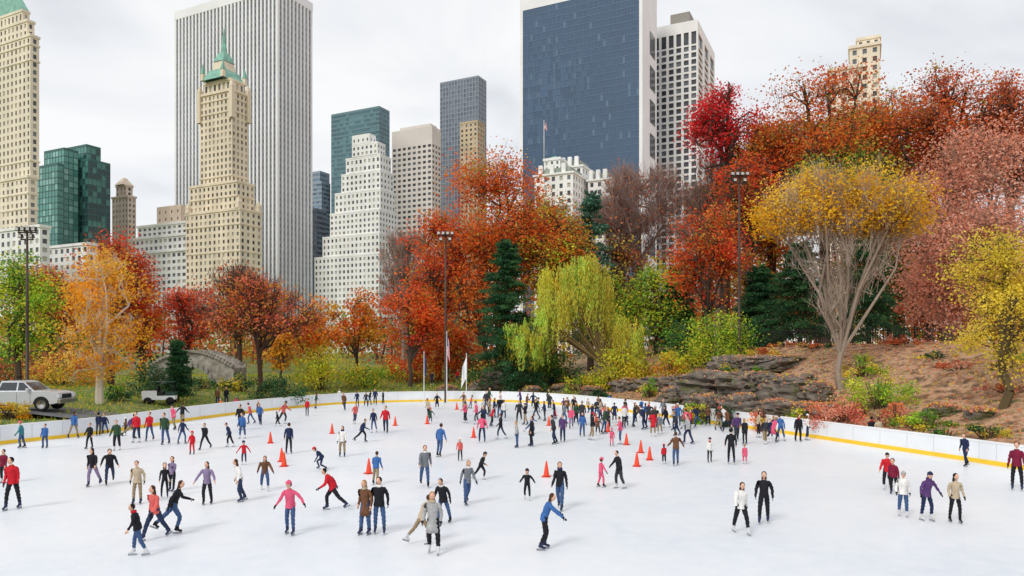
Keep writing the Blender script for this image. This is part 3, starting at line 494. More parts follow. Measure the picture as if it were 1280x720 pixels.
m_wt2=nmat('precast_white',(240,240,238),0.7,0.06,0.1,stretch=SV)
for p,u,w,n in((A,U,W,6),(C,VV,L,3),(D,-U,W,6),(E,-VV,L,3)):
    b.facade(p,u,w,2,zt-16,n,46,0.66,0.72,0.9,m_wt2,[g_dark,g_dark,g_mid]); b.facade(p,u,w,zt-16,zt-7,n,1,0.66,0.92,0.9,m_wt2,[g_dark])
b.block(C,W,L,zt-7,zt,m_wt2,grow=0.003)
C2,W2,L2=site(838,862,872,dc+8); b.block(C2,W2,L2,zt,zt+9,m_conc); b.obj('white_concrete_tower')
b=Bld(); dc=330; m_roof=nmat('slate_roof',(150,160,150),0.7,0.15,0.3)
for xl,xc,xr,top,dd in((668,716,738,206,dc),(735,764,776,214,dc+8),(700,728,742,198,dc+16)):
    C,W,L=site(xl,xc,xr,dd); z=zof(top+10,dd); b.tower(C,W,L,2,z,3.6,3.6,0.42,0.58,0.4,m_wht,WIN,cornice=0.7,parapet=0.8,belts=(0.85,))
    b.block(C-U*2+VV*2,W-4,max(L-4,3),z+0.8,zof(top,dd),m_roof); 
    for i in range(3): b.block(C-U*(W*(0.2+0.3*i)),1.8,1.5,z+0.8,zof(top-4,dd),m_wht)
C,W,L=site(680,700,708,dc+10); b.tower(C,W,L,zof(206,dc),zof(192,dc),3,3.4,0.4,0.6,0.3,m_wht,WIN,cornice=0.4); pyr(b,C-U*W/2+VV*L/2,W*0.4,zof(192,dc)+1.2,0.3,zof(184,dc),m_cop); b.obj('chateau_hotel')
xf=(680-640)/F*(dc+14); mf=MB(); m_pole=nmat('pole_white',(225,225,225),0.4,0.03); m_red=nmat('flag_red',(196,40,48),0.7,0.05); 
mf.tube([(xf,dc+14,zof(196,dc+14)-4),(xf,dc+14,zof(150,dc+14))],[0.2,0.12],8,m_pole); mf.obj('rooftop_flagpole')
m_fw=nmat('flag_white',(236,236,236),0.7,0.04); m_fb=nmat('flag_blue',(44,56,110),0.7,0.1)
def flag(name,x,y,z,w,h,kind,hang=0.0):
    m=MB(); nx=10;nz=13; V=[];Fs=[];ms=[]
    for j in range(nz+1):
        for i in range(nx+1): t=i/nx; f=(1-0.45*hang*(1-j/nz)); V.append((x+0.06+w*t*(1-hang)*f,y+0.14*w*math.sin(t*8+j*0.25)*(t+0.1),z-h*j/nz-hang*abs(w)*t*1.6))
    for j in range(nz):
        for i in range(nx):
            Fs.append((j*(nx+1)+i,(j+1)*(nx+1)+i,(j+1)*(nx+1)+i+1,j*(nx+1)+i+1))
            q=m_fw if kind=='plain' else (m_fb if kind=='navy' else (m_fb if (i<4 and j<7) else (m_red if j%2==0 else m_fw))); ms.append(m.mat(q))
    m.add(V,Fs,ms,True); return m.obj(name)
flag('flag',xf+0.1,dc+14,zof(151,dc+14),2.2,3.6,'us',0.4)
b=Bld(); dc=300; C,W,L=site(1036,1076,1106,dc); b.tower(C,W,L,2,zof(84,dc),3.6,3.6,0.42,0.55,0.4,m_lime2,WIN,cornice=0.6); C,W,L=site(1062,1100,1107,dc-2); b.tower(C,W,L,2,zof(58,dc),3.6,3.6,0.42,0.55,0.4,m_lime2,WIN,cornice=0.6,belts=(0.8,)); C,W,L=site(1071,1100,1103,dc+2); b.tower(C,W,12,zof(58,dc)+1.2,zof(44,dc),3.4,3.8,0.42,0.65,0.4,m_lime2,WIN,cornice=0.4); b.obj('limestone_apartment_building')
# ---------------------------------------------------------------- stone bridge
m_stone=nmat('bridge_stone',(156,150,140),0.9,0.4,1.6,bump=0.5,detail=6)
d=82; xa=(184-640)/F*d; xb=(292-640)/F*d; cx=(xa+xb)/2; hw=(xb-xa)/2; gz=tz(cx,d)-0.5
mb=MB(); n=28; V=[];Fs=[]
def topz(t): return gz+1.9+2.3*math.cos(t*1.35)
def botz(t): return gz+ (2.6*math.sqrt(max(0,1-(t/0.5)**2)) if abs(t)<0.5 else 0)
for s in(0,1):
    for i in range(n+1):
        t=-1+2*i/n; y=d+s*4; V+=[(cx+t*hw,y,botz(t)),(cx+t*hw,y,topz(t))]
o=2*(n+1)
for i in range(n):
    a=2*i; Fs+=[(a,a+2,a+3,a+1),(o+a+1,o+a+3,o+a+2,o+a),(a+1,a+3,o+a+3,o+a+1),(a,o+a,o+a+2,a+2)]
Fs+=[(0,1,o+1,o),(o-2,2*o-2,2*o-1,o-1)]; mb.add(V,Fs,m_stone)
for i in range(n):
    t=-1+2*(i+0.5)/n
    for y in(d-0.15,d+3.85): mb.box((cx+t*hw,y+0.15,topz(t)+0.12),(2*hw/n*0.96,0.5,0.3),m_stone)
for i in range(13):
    t=0.5*math.cos(math.pi*i/12); mb.box((cx+t*hw*1.04,d-0.05,botz(t*0.98)+0.12),(0.42,0.16,0.5),m_conc)
mb.obj('stone_arch_bridge')
# ---------------------------------------------------------------- iron fence
m_iron=nmat('iron_black',(34,32,34),0.5,0.1,spec=0.4)
mb=MB(); pts=[((a-640)/F*dd,dd) for a,dd in((905,80),(940,78),(980,76),(1020,74),(1060,72),(1110,70),(1160,69))]
for (x0,y0),(x1,y1) in zip(pts[:-1],pts[1:]):
    L=math.hypot(x1-x0,y1-y0); n=int(L/0.22); za=tz(x0,y0);zb=tz(x1,y1)
    for i in range(n+1):
        t=i/n; x=x0+(x1-x0)*t;y=y0+(y1-y0)*t; z=za+(zb-za)*t; big=i%10==0; w=0.09 if big else 0.04; h=2.0 if big else 1.8; mb.box((x,y,z+h/2-0.2),(w,w,h+0.4),m_iron)
    for hh in(0.25,1.65): mb.tube([(x0,y0,za+hh),(x1,y1,zb+hh)],0.035,5,m_iron)
mb.obj('iron_fence')
mb=MB(); q=[((a-640)/F*dd,dd) for a,dd in((425,102),(470,100),(520,100),(570,98),(610,96))]
for (x0,y0),(x1,y1) in zip(q[:-1],q[1:]):
    n=int(math.hypot(x1-x0,y1-y0)/0.3)
    for i in range(n+1):
        t=i/n; x=x0+(x1-x0)*t;y=y0+(y1-y0)*t; z=tz(x,y); mb.box((x,y,z+0.5),(0.04,0.04,1.3),m_iron)
    mb.tube([(x0,y0,tz(x0,y0)+1.05),(x1,y1,tz(x1,y1)+1.05)],0.03,5,m_iron)
mb.obj('park_railing')
# ---------------------------------------------------------------- lamps, flagpoles
m_brz=nmat('pole_bronze',(74,60,54),0.5,0.1,metal=0.3); m_lens=nmat('lamp_lens',(190,190,185),0.2,0.05)
def lamp(px,d,top,nh=4):
    x=(px-640)/F*d; z=tz(x,d); h=HC+(HY-top)/F*d-z; m=MB()
    m.lathe((0,0,-0.2),[(0.24,0),(0.24,0.5),(0.15,0.55),(0.13,h*0.5),(0.09,h+0.2)],10,m_brz)
    m.box((0,0,h-0.25),(1.7,0.12,0.12),m_brz); m.box((0,0,h-0.9),(1.2,0.12,0.12),m_brz)
    for sx,zz in((-0.75,h),(-0.25,h),(0.25,h),(0.75,h),(-0.5,h-0.65),(0.5,h-0.65)):
        m.box((sx,-0.15,zz+0.05),(0.38,0.36,0.36),m_brz,taper=0.75); m.box((sx,-0.345,zz+0.02),(0.28,0.03,0.26),m_lens); m.tube([(sx,0,zz-0.25),(sx,-0.02,zz-0.1)],0.04,6,m_brz)
    m.obj('floodlight_pole',(x,d,z))
lamp(557,80,292); lamp(924,74,218); lamp(34,66,287)
def fpole(px,d,top,kind,w,h,hang):
    x=(px-640)/F*d; z=tz(x,d); zt=HC+(HY-top)/F*d; m=MB(); m.lathe((x,d,z-0.2),[(0.12,0),(0.12,0.3),(0.06,0.4),(0.035,zt-z+0.2),(0.07,zt-z+0.25),(0.02,zt-z+0.35)],8,m_pole); m.obj('flagpole'); flag('flag',x,d,zt-0.1,w,h,kind,hang)
fpole(530,80,441,'navy',0.6,2.2,0.6); fpole(583,80,443,'plain',-1.5,2.4,0.55); fpole(558.5,79,416,'us',0.8,2.4,0.65)
# ---------------------------------------------------------------- cones
m_cone=nmat('cone_orange',(236,74,40),0.5,0.08); m_cb=nmat('cone_base',(200,52,34),0.6,0.1)
for a,bb in((355,583),(338,554),(461,592),(534,530),(683,596),(783,556),(796,583),(801,566),(812,575),(415,542),(494,532),(571,512),(592,547),(686,532),(352,577),(760,540),(694,520),(745,528)):
    x,y=G(a,bb); m=MB(); m.box((0,0,0.02),(0.36,0.36,0.04),m_cb); m.lathe((0,0,0.04),[(0.145,0),(0.135,0.03),(0.10,0.24),(0.065,0.46),(0.03,0.66),(0.02,0.67)],16,m_cone); m.obj('traffic_cone',(x,y,0),a)
# ---------------------------------------------------------------- pickup truck
m_sil=nmat('paint_silver',(206,209,214),0.25,0.04,0.5,metal=0.3,spec=0.6); m_blk=nmat('rubber',(26,26,28),0.8,0.1); m_gl=nmat('car_glass',(46,52,60),0.08,0.1,spec=0.8); m_chr=nmat('chrome',(190,192,196),0.2,0.03,metal=0.9); m_hl=nmat('headlamp',(225,228,232),0.15,0.03); m_tl=nmat('taillamp',(170,24,24),0.3,0.05)
def truck(x,y,z,rot,sc=1.0):
    m=MB(); w=0.98
    def ext(poly,w0,w1,mat):
        n=len(poly); V=[(a,-w0,c) for a,c in poly]+[(a,w0,c) for a,c in poly]; m.add(V,[tuple(range(n)),tuple(range(2*n-1,n-1,-1))]+[(i,n+i,n+(i+1)%n,(i+1)%n) for i in range(n)],mat)
    def arch(cx,r,k=9): return [(cx+r*math.cos(math.pi*(1-i/(k-1))),0.42+r*math.sin(math.pi*(1-i/(k-1)))) for i in range(k)]
    low=[(-2.9,0.55)]+[(-2.4,0.42)]+arch(-1.85,0.5)+[(-1.2,0.4),(1.3,0.4)]+arch(1.88,0.5)+[(2.5,0.42),(2.85,0.5),(2.92,0.95),(2.85,1.12),(2.5,1.2),(1.35,1.26),(1.2,1.24),(-2.95,1.2)]
    ext(low,w,w,m_sil)
    V=[]; 
    for xx,zz,ww in((1.45,1.24,0.93),(0.72,1.84,0.76),(0.3,1.90,0.76),(-0.6,1.88,0.76),(-0.82,1.22,0.93)): V+=[(xx,-ww,zz),(xx,ww,zz)]
    m.add(V,[(0,1,3,2),(2,3,5,4),(4,5,7,6),(6,7,9,8),(0,2,4,6,8),(1,9,7,5,3)],m_sil)
    def sidew(*P4):
        for s in(-1,1):
            P=[(q[0],s*(0.93-0.17*(q[1]-1.22)/0.65+0.010),q[1]) for q in P4]; m.add(P,[(0,1,2,3)],m_gl)
    sidew((1.28,1.29),(0.45,1.29),(0.45,1.79),(0.72,1.79)); sidew((0.35,1.29),(-0.70,1.29),(-0.55,1.79),(0.35,1.79))
    m.add([(1.385,-0.82,1.31),(1.385,0.82,1.31),(0.80,0.70,1.79),(0.80,-0.70,1.79)],[(0,1,2,3)],m_gl)
    m.add([(-0.81,-0.8,1.3),(-0.81,0.8,1.3),(-0.64,0.68,1.8),(-0.64,-0.68,1.8)],[(3,2,1,0)],m_gl)
    for s in(-1,1): m.box((-1.95,s*0.93,1.26),(2.0,0.09,0.12),m_sil)
    m.box((-1.95,0,1.205),(1.9,1.74,0.01),m_blk); m.box((-2.93,0,1.1),(0.06,1.8,0.42),m_sil)
    m.box((2.95,0,0.58),(0.16,1.9,0.24),m_chr); m.box((-3.02,0,0.58),(0.16,1.8,0.2),m_chr); m.box((2.915,0,0.9),(0.04,1.1,0.28),m_blk)
    for s in(-1,1):
        m.box((2.87,s*0.80,0.95),(0.16,0.36,0.24),m_hl); m.box((-2.95,s*0.88,1.0),(0.06,0.14,0.36),m_tl); m.box((1.12,s*1.06,1.34),(0.14,0.22,0.18),m_sil)
        for hx in(-0.55,0.5): m.box((hx,s*0.985,1.02),(0.16,0.02,0.04),m_chr)
        for sx in(-0.78,0.42,1.22): m.box((sx,s*0.9815,0.83),(0.02,0.006,0.72),m_blk)
        for cx in(-1.85,1.88):
            V=[];Fs=[];n=22; pr=[(0.28,-0.12),(0.41,-0.13),(0.43,-0.09),(0.43,0.09),(0.41,0.13),(0.28,0.12)]
            for r,o in pr:
                for i in range(n): a=2*math.pi*i/n; V.append((cx+r*math.cos(a),s*0.87+o,0.42+r*math.sin(a)))
            for k in range(5):
                for i in range(n): j=(i+1)%n; Fs.append((k*n+i,k*n+j,(k+1)*n+j,(k+1)*n+i))
            m.add(V,Fs,m_blk,True)
            m.add([(cx+0.28*math.cos(2*math.pi*i/n),s*0.98,0.42+0.28*math.sin(2*math.pi*i/n)) for i in range(n)]+[(cx,s*0.92,0.42)],[(i,(i+1)%n,n) for i in range(n)],m_chr)
    m.v=[(a*sc,b2*sc,c*sc) for a,b2,c in m.v]; o=m.obj('pickup_truck',(x,y,z),rot); bv=o.modifiers.new('bevel','BEVEL'); bv.width=0.03; bv.segments=2; bv.limit_method='ANGLE'; bv.angle_limit=math.radians(35)
def roadz(x):
    yc=53.2+(x+36)*0.07; return max(tz(x,yc+o_) for o_ in(-2.6,0,2.6))+0.06
dt_=53; x=(24-640)/F*dt_; truck(x,dt_,roadz(x)+0.01,math.radians(4),1.15)
m_road=nmat('asphalt',(104,104,106),0.9,0.15,1.2)
V=[];Fs=[]; n=40
for i in range(n+1):
    x=-62+i*(34/n); yc=53.2+(x+36)*0.07; zr=roadz(x)
    for o in(-2.6,2.6): V.append((x,yc+o,zr))
for i in range(n): Fs.append((2*i,2*i+2,2*i+3,2*i+1))
m=MB(); m.add(V,Fs,m_road,True); m.obj('service_road')
m_dgr=nmat('cart_green',(40,70,60),0.4,0.1); m=MB()
m.box((0,0,0.62),(2.6,1.4,0.34),m_white); m.box((0.9,0,0.95),(0.8,1.34,0.34),m_dgr); m.box((-0.75,0,0.98),(1.2,1.36,0.4),m_white); 
for sx in(-0.1,1.1):
    for s in(-1,1): m.tube([(sx,s*0.62,0.78),(sx-0.1,s*0.58,1.95)],0.035,6,m_iron)
m.box((0.45,0,1.98),(1.5,1.36,0.08),m_dgr); m.box((0.1,0,1.0),(0.5,1.2,0.3),m_iron); m.box((-0.12,0,1.35),(0.1,1.2,0.5),m_iron)
for cx in(-0.85,0.9):
    for s in(-1,1): m.tube([(cx,s*0.55,0.34),(cx,s*0.78,0.34)],0.34,16,m_blk)
x=(200-640)/F*63; m.obj('utility_cart',(x,63,tz(x,63)),0.3)
# ---------------------------------------------------------------- people
COL=dict(red=(200,36,48),pink=(222,92,124),salmon=(214,100,94),black=(34,34,40),navy=(38,48,80),blue=(62,104,164),jeans=(66,90,130),jeansd=(44,56,84),grey=(120,124,130),lgrey=(170,170,170),beige=(190,172,146),khaki=(150,132,104),white=(232,230,226),purple=(92,64,114),lav=(136,120,152),brown=(112,76,54),green=(52,78,58),maroon=(124,32,58),teal=(64,128,138),orange=(216,110,50),charcoal=(56,58,64),
 hblack=(28,24,22),hbrown=(74,50,36),hblond=(168,130,84),skin=(220,174,148),skinb=(150,104,78),boot=(52,58,84),bootw=(210,210,212),bootb=(30,30,34),steel=(150,154,160),eye=(30,24,22),lips=(160,70,66))
PM={k:nmat('cloth_'+k if k not in('skin','skinb','steel','eye','lips') else k,v,0.3 if k=='steel' else 0.8,0.18,7,spec=0.2,bump=0.0 if k in('skin','skinb','steel','eye','lips') else 0.25) for k,v in COL.items()}
POSES={'stand':{},'glide':dict(lean=12,hl=18,kl=28,hr=-14,kr=10,al=16,ar=15,sl=15,sr=-12,el=32,er=28),
'stride':dict(lean=24,hl=34,kl=42,hr=-34,kr=16,al=18,ar=20,sl=-30,sr=38,el=34,er=48),
'armsout':dict(lean=8,hl=12,kl=18,hr=-8,kr=14,al=42,ar=30,el=22,er=36,sl=8,sr=18),
'crouch':dict(lean=42,hl=62,kl=80,hr=10,kr=70,al=30,ar=30,sl=30,sr=30,el=40,er=40),
'reach':dict(lean=22,hl=16,kl=26,hr=2,kr=22,al=14,ar=18,sl=72,sr=62,el=12,er=12),
'pocket':dict(al=16,ar=16,el=46,er=42,sl=-14,sr=-12),
'phone':dict(lean=5,al=12,ar=10,el=105,er=30,sl=10,sr=2),
'push':dict(lean=16,hl=24,kl=34,hr=-24,kr=8,al=28,ar=12,sl=32,sr=-26,el=30,er=20),
'walk':dict(lean=5,hl=20,kl=12,hr=-18,kr=14,sl=-18,sr=20,el=24,er=30)}
rad=math.radians
people=[]
def person(px,py,hpx,top,pants,hair='hbrown',face=270,pose='stand',long=False,hat=None,coat=False,z=0.0,boot=None,name='ice_skater',glove=None,xy=None,H=None,skin='skin',skirt=False):
    if xy is None: x,y=G(px,py,z)
    else: x,y=xy
    if H is None: H=hpx*y/F*{'crouch':1.35,'stride':1.1,'glide':1.05,'reach':1.06}.get(pose,1.0)
    H=min(max(H,0.95),1.95)
    people.append(dict(x=x,y=y,z=z,H=H,top=top,pants=pants,hair=hair,face=face,pose=pose,long=long,hat=hat,coat=coat,boot=boot,name=name,glove=glove,skin=skin,skirt=skirt))
p=person
p(172,695,66,'black','jeans','hblack',200,'armsout'); p(194,674,70,'salmon','jeansd','hbrown',250,'walk',True); p(217,666,62,'black','jeans','hbrown',20,'stride',True)
p(172,630,54,'beige','khaki','hbrown',280,'pocket'); p(206,622,42,'black','black','hblack',300,'stand',True); p(216,614,42,'lav','black','hbrown',260,'phone',True)
p(259,631,54,'lav','black','hbrown',275,'armsout',True); p(300,627,52,'white','jeansd','hbrown',220,'glide',True); p(331,613,46,'brown','jeans','hbrown',290,'push',True)
p(363,668,68,'pink','jeans','hbrown',265,'armsout',hat='pink'); p(416,638,52,'red','black','hblack',190,'stride'); p(470,606,40,'blue','khaki','hbrown',80,'glide')
p(457,668,68,'brown','jeans','hblond',250,'pocket',True,coat=True); p(474,668,72,'black','jeans','hblack',275,'pocket'); p(541,693,78,'lgrey','black','hblond',265,'pocket',True,coat=True)
p(527,680,58,'beige','khaki','hbrown',30,'stride'); p(554,656,58,'black','jeans','hblack',250,'glide'); p(531,609,53,'grey','jeans','hbrown',280,'walk'); p(584,631,56,'grey','jeans','hblond',300,'walk',True)
p(601,600,33,'black','black','hblack',340,'stride',hat='charcoal'); p(550,571,40,'blue','jeans','hbrown',70,'glide'); p(575,576,28,'salmon','charcoal','hbrown',260,'stand',hat='white')
p(659,625,38,'black','black','hblack',262,'armsout',hat='black',glove='white'); p(700,637,60,'black','jeans','hbrown',250,'walk',True); p(680,687,68,'blue','black','hbrown',8,'reach',True)
p(751,609,36,'pink','pink','hbrown',20,'armsout',hat='pink'); p(774,611,48,'black','charcoal','hblack',200,'armsout'); p(765,558,22,'pink','pink','hbrown',270,'stand',hat='pink')
p(845,582,42,'brown','jeans','hbrown',90,'armsout'); p(830,580,24,'red','black','hblack',90,'stand',hat='red'); p(887,578,30,'white','black','hbrown',270,'stand',hat='navy'); p(914,580,44,'black','black','hblack',80,'pocket'); p(931,580,24,'pink','pink','hblond',90,'stand',skirt=True)
p(926,667,66,'white','black','hblack',275,'walk',True); p(955,654,64,'black','black','hblack',250,'pocket',True); p(1109,612,44,'red','black','hblack',240,'glide',hat='black'); p(1117,618,44,'maroon','black','hblack',220,'stand')
p(1129,646,56,'white','jeans','hbrown',250,'pocket',hat='lgrey'); p(1158,651,62,'purple','navy','hbrown',280,'armsout',hat='navy'); p(1194,654,62,'beige','black','hblack',262,'pocket',True); p(1271,613,60,'maroon','black','hbrown',230,'stand')
p(1207,583,40,'navy','navy','hblack',200,'glide'); p(1099,558,36,'beige','black','hbrown',90,'stand',coat=True); p(1090,557,36,'black','black','hblack',80,'stand'); p(998,552,34,'black','black','hblack',270,'stand'); p(976,551,32,'blue','jeans','hbrown',100,'glide'); p(963,549,25,'navy','jeans','hbrown',270,'stand')
p(16,637,66,'red','black','hblack',275,'stand'); p(4,604,42,'maroon','black','hblack',270,'stand'); p(27,560,32,'teal','jeans','hblond',200,'glide',hat='pink'); p(56,560,30,'blue','jeans','hbrown',270,'stand'); p(92,548,34,'blue','khaki','hbrown',90,'walk')
p(116,608,48,'black','lav','hblack',270,'walk',True); p(137,606,46,'black','jeansd','hbrown',300,'stride'); p(112,561,32,'black','black','hblack',260,'stand'); p(131,542,24,'navy','jeans','hbrown',270,'glide'); p(146,563,38,'green','black','hbrown',280,'stand')
p(171,553,38,'red','jeansd','hblack',265,'stand'); p(187,551,36,'red','jeans','hbrown',275,'walk'); p(206,556,40,'green','jeans','hbrown',270,'pocket'); p(240,568,28,'red','red','hbrown',270,'stand',hat='red'); p(256,562,34,'black','black','hblack',260,'walk'); p(228,555,30,'navy','jeans','hbrown',80,'glide')
p(287,559,30,'navy','black','hbrown',200,'glide'); p(305,581,30,'red','navy','hbrown',280,'armsout',hat='navy'); p(303,548,32,'blue','jeans','hbrown',260,'stand'); p(325,531,28,'blue','navy','hbrown',270,'push'); p(313,530,26,'salmon','jeans','hbrown',200,'glide')
p(361,567,38,'navy','black','hbrown',90,'stand'); p(403,588,26,'navy','navy','hbrown',180,'crouch',hat='red'); p(428,571,38,'white','khaki','hbrown',270,'stand',True); p(384,520,22,'red','black','hbrown',270,'stand'); p(453,553,28,'navy','black','hbrown',10,'stride'); p(467,541,30,'navy','jeans','hblack',260,'stand'); p(482,541,34,'red','jeansd','hblack',270,'walk')
p(424,504,18,'white','jeans','hbrown',270,'stand'); p(462,506,18,'black','jeans','hblack',0,'glide'); p(469,506,20,'navy','black','hbrown',270,'stand'); p(479,504,16,'black','black','hblack',180,'stand')
p(604,536,28,'navy','black','hbrown',260,'armsout'); p(615,533,24,'red','black','hblack',20,'glide'); p(664,542,24,'blue','jeans','hbrown',0,'stride'); p(728,546,30,'blue','jeans','hbrown',270,'stand'); p(714,536,28,'pink','lav','hbrown',270,'walk'); p(625,524,30,'black','jeans','hbrown',270,'stand')
p(762,512,20,'blue','jeans','hbrown',270,'stand'); p(276,520,22,'orange','jeans','hbrown',270,'stand'); p(296,516,20,'pink','navy','hbrown',270,'glide')
taken=[(q['x'],q['y']) for q in people]
cr=np.random.RandomState(21); jc=['navy','black','black','charcoal','black','charcoal','brown','blue','red','salmon','grey','purple','green','white','beige','brown','black','navy','lgrey','maroon','navy','charcoal','pink']; pc=['jeans','jeansd','black','black','charcoal','khaki','navy','jeansd']
def crowd(n,x0,x1,y0,y1,kid=0.2):
    k=0;tries=0
    while k<n and tries<n*60:
        tries+=1; a=cr.uniform(x0,x1); bb=cr.uniform(y0,y1); x,y=G(a,bb)
        if sdist(x,y)[0]>-0.8: continue
        if min(math.hypot(x-q[0],y-q[1]) for q in taken)<0.9: continue
        taken.append((x,y)); H=cr.uniform(1.1,1.4) if cr.rand()<kid else cr.uniform(1.55,1.88); c=str(cr.choice(jc))
        person(0,0,0,c,str(cr.choice(pc)),str(cr.choice(['hblack','hbrown','hblond','hbrown'])),float(cr.choice([0,180,270,90,250,290,200,340])+cr.uniform(-20,20)),str(cr.choice(['stand','glide','stride','walk','push','glide','pocket','stand','phone','armsout'])),bool(cr.rand()<0.4),hat=(str(cr.choice(['red','navy','white','black','lgrey','charcoal'])) if cr.rand()<0.25 else None),coat=bool(cr.rand()<0.2),xy=(x,y),H=H,skin='skin' if cr.rand()<0.8 else 'skinb'); k+=1
crowd(40,535,765,503,532); crowd(26,690,945,520,556); crowd(15,780,940,512,540); crowd(9,255,480,508,540); crowd(5,80,230,530,556); crowd(5,940,1010,535,556); crowd(4,560,760,535,560)
for a,dd,c in((272,66,'brown'),(283,67,'black'),(540,92,'navy'),(572,93,'red'),(650,92,'grey'),(712,88,'black'),(355,80,'black'),(690,90,'navy')):
    x=(a-640)/F*dd; person(0,0,0,c,'jeansd','hbrown',270,'stand',xy=(x,dd),H=1.72,z=tz(x,dd),name='spectator')
def V3(*a): return np.array(a,float)
def build_skel(q):
    s=q['H']/1.75; rg=np.random.RandomState(int(abs(q['x']*37+q['y']*91))%9999)
    P=dict(lean=3,hl=5,kl=8,hr=-4,kr=7,al=10,ar=9,sl=6,sr=0,el=22,er=16); P.update(POSES[q['pose']])
    for k in P: P[k]+=rg.uniform(-7,7)
    if rg.rand()<0.5: 
        for a,b in(('hl','hr'),('kl','kr'),('al','ar'),('sl','sr'),('el','er')): P[a],P[b]=P[b],P[a]
    for k in('kl','kr','el','er','al','ar'): P[k]=max(P[k],3)
    child=q['H']<1.4; hs=1.22 if child else 1.0
    ln=rad(P['lean']); up=V3(math.sin(ln),0,math.cos(ln)); fw=V3(math.cos(ln),0,-math.sin(ln)); lf=V3(0,1,0)
    J={}; J['pel']=V3(0,0,0); J['wai']=up*0.17; J['che']=up*0.34; J['neb']=up*0.47; J['nec']=up*0.545+fw*0.01
    ed=[('pel','wai'),('wai','che'),('che','neb'),('neb','nec')]; rd=dict(pel=.115,wai=.105,che=.12,neb=.07,nec=.052); hands=[];feet=[]
    for sd,n in((1,'l'),(-1,'r')):
        J['sh'+n]=up*0.425+lf*sd*0.165; ab=rad(P['a'+n]); sw=rad(P['s'+n])
        def adir(w): 
            return fw*math.sin(w)*math.cos(ab)+lf*sd*math.sin(ab)-up*math.cos(w)*math.cos(ab)
        d1=adir(sw); w2=sw+rad(P['e'+n]); ab=ab*(0.2 if q['pose']=='pocket' else 0.8); d2=adir(w2)
        J['eb'+n]=J['sh'+n]+d1*0.28; J['wr'+n]=J['eb'+n]+d2*0.24; J['ha'+n]=J['wr'+n]+d2*0.075
        ed+=[('che','sh'+n),('sh'+n,'eb'+n),('eb'+n,'wr'+n),('wr'+n,'ha'+n)]; rd.update({'sh'+n:.070,'eb'+n:.053,'wr'+n:.038,'ha'+n:.032}); hands.append((J['ha'+n],d2,sd))
        J['hi'+n]=V3(0,sd*0.085,-0.05); h=rad(P['h'+n]); k=rad(P['k'+n]); sp=rad(rg.uniform(3,9))
        t=V3(math.sin(h),sd*math.sin(sp),-math.cos(h)); t/=np.linalg.norm(t); g=h-k; c=V3(math.sin(g),sd*0.03,-math.cos(g)); c/=np.linalg.norm(c)
        J['kn'+n]=J['hi'+n]+t*0.42; J['ca'+n]=J['kn'+n]+c*0.14; J['an'+n]=J['kn'+n]+c*0.385
        pt=0.0 if g>-0.35 else (g+0.35)*0.8; ff=V3(math.cos(pt),0,math.sin(pt)); fu=V3(-math.sin(pt),0,math.cos(pt))
        J['he'+n]=J['an'+n]-ff*0.05-fu*0.05; J['ba'+n]=J['an'+n]+ff*0.11-fu*0.055; J['to'+n]=J['an'+n]+ff*0.18-fu*0.06
        ed+=[('pel','hi'+n),('hi'+n,'kn'+n),('kn'+n,'ca'+n),('ca'+n,'an'+n),('an'+n,'he'+n),('an'+n,'ba'+n),('ba'+n,'to'+n)]; rd.update({'hi'+n:.096,'kn'+n:.066,'ca'+n:.064,'an'+n:.050,'he'+n:.036,'ba'+n:.038,'to'+n:.03}); feet.append((J['an'+n],ff,fu))
    zmin=min(float(min((a+f*0.17-u*0.145)[2],(a-f*0.1-u*0.145)[2])) for a,f,u in feet)
    off=V3(0,0,-zmin)
    for k2 in J: J[k2]=(J[k2]+off)
    hands=[(a+off,b,c) for a,b,c in hands]; feet=[(a+off,b,c) for a,b,c in feet]
    q.update(J=J,ed=ed,rd=rd,up=up,fw=fw,hands=hands,feet=feet,s=s,hs=hs,child=child,rg=rg)
tmp=[]
for q in people:
    build_skel(q); me=bpy.data.meshes.new('t'); ks=list(q['J'].keys()); me.from_pydata([tuple(q['J'][k]) for k in ks],[(ks.index(a),ks.index(b)) for a,b in q['ed']],[]); o=bpy.data.objects.new('t',me); link(o)
    sk=o.modifiers.new('Skin','SKIN'); sk.branch_smoothing=0.4; sv=me.skin_vertices[0].data
    q['fat']=fat=q['rg'].uniform(0.90,1.18)
    for i,k in enumerate(ks): r=q['rd'][k]*fat; sv[i].radius=(r,r); sv[i].use_root=(k=='pel')
    sub=o.modifiers.new('S','SUBSURF'); sub.levels=2 if q['y']<48 else 1; tmp.append(o); q['o']=o
bpy.context.view_layer.update(); dg=bpy.context.evaluated_depsgraph_get()
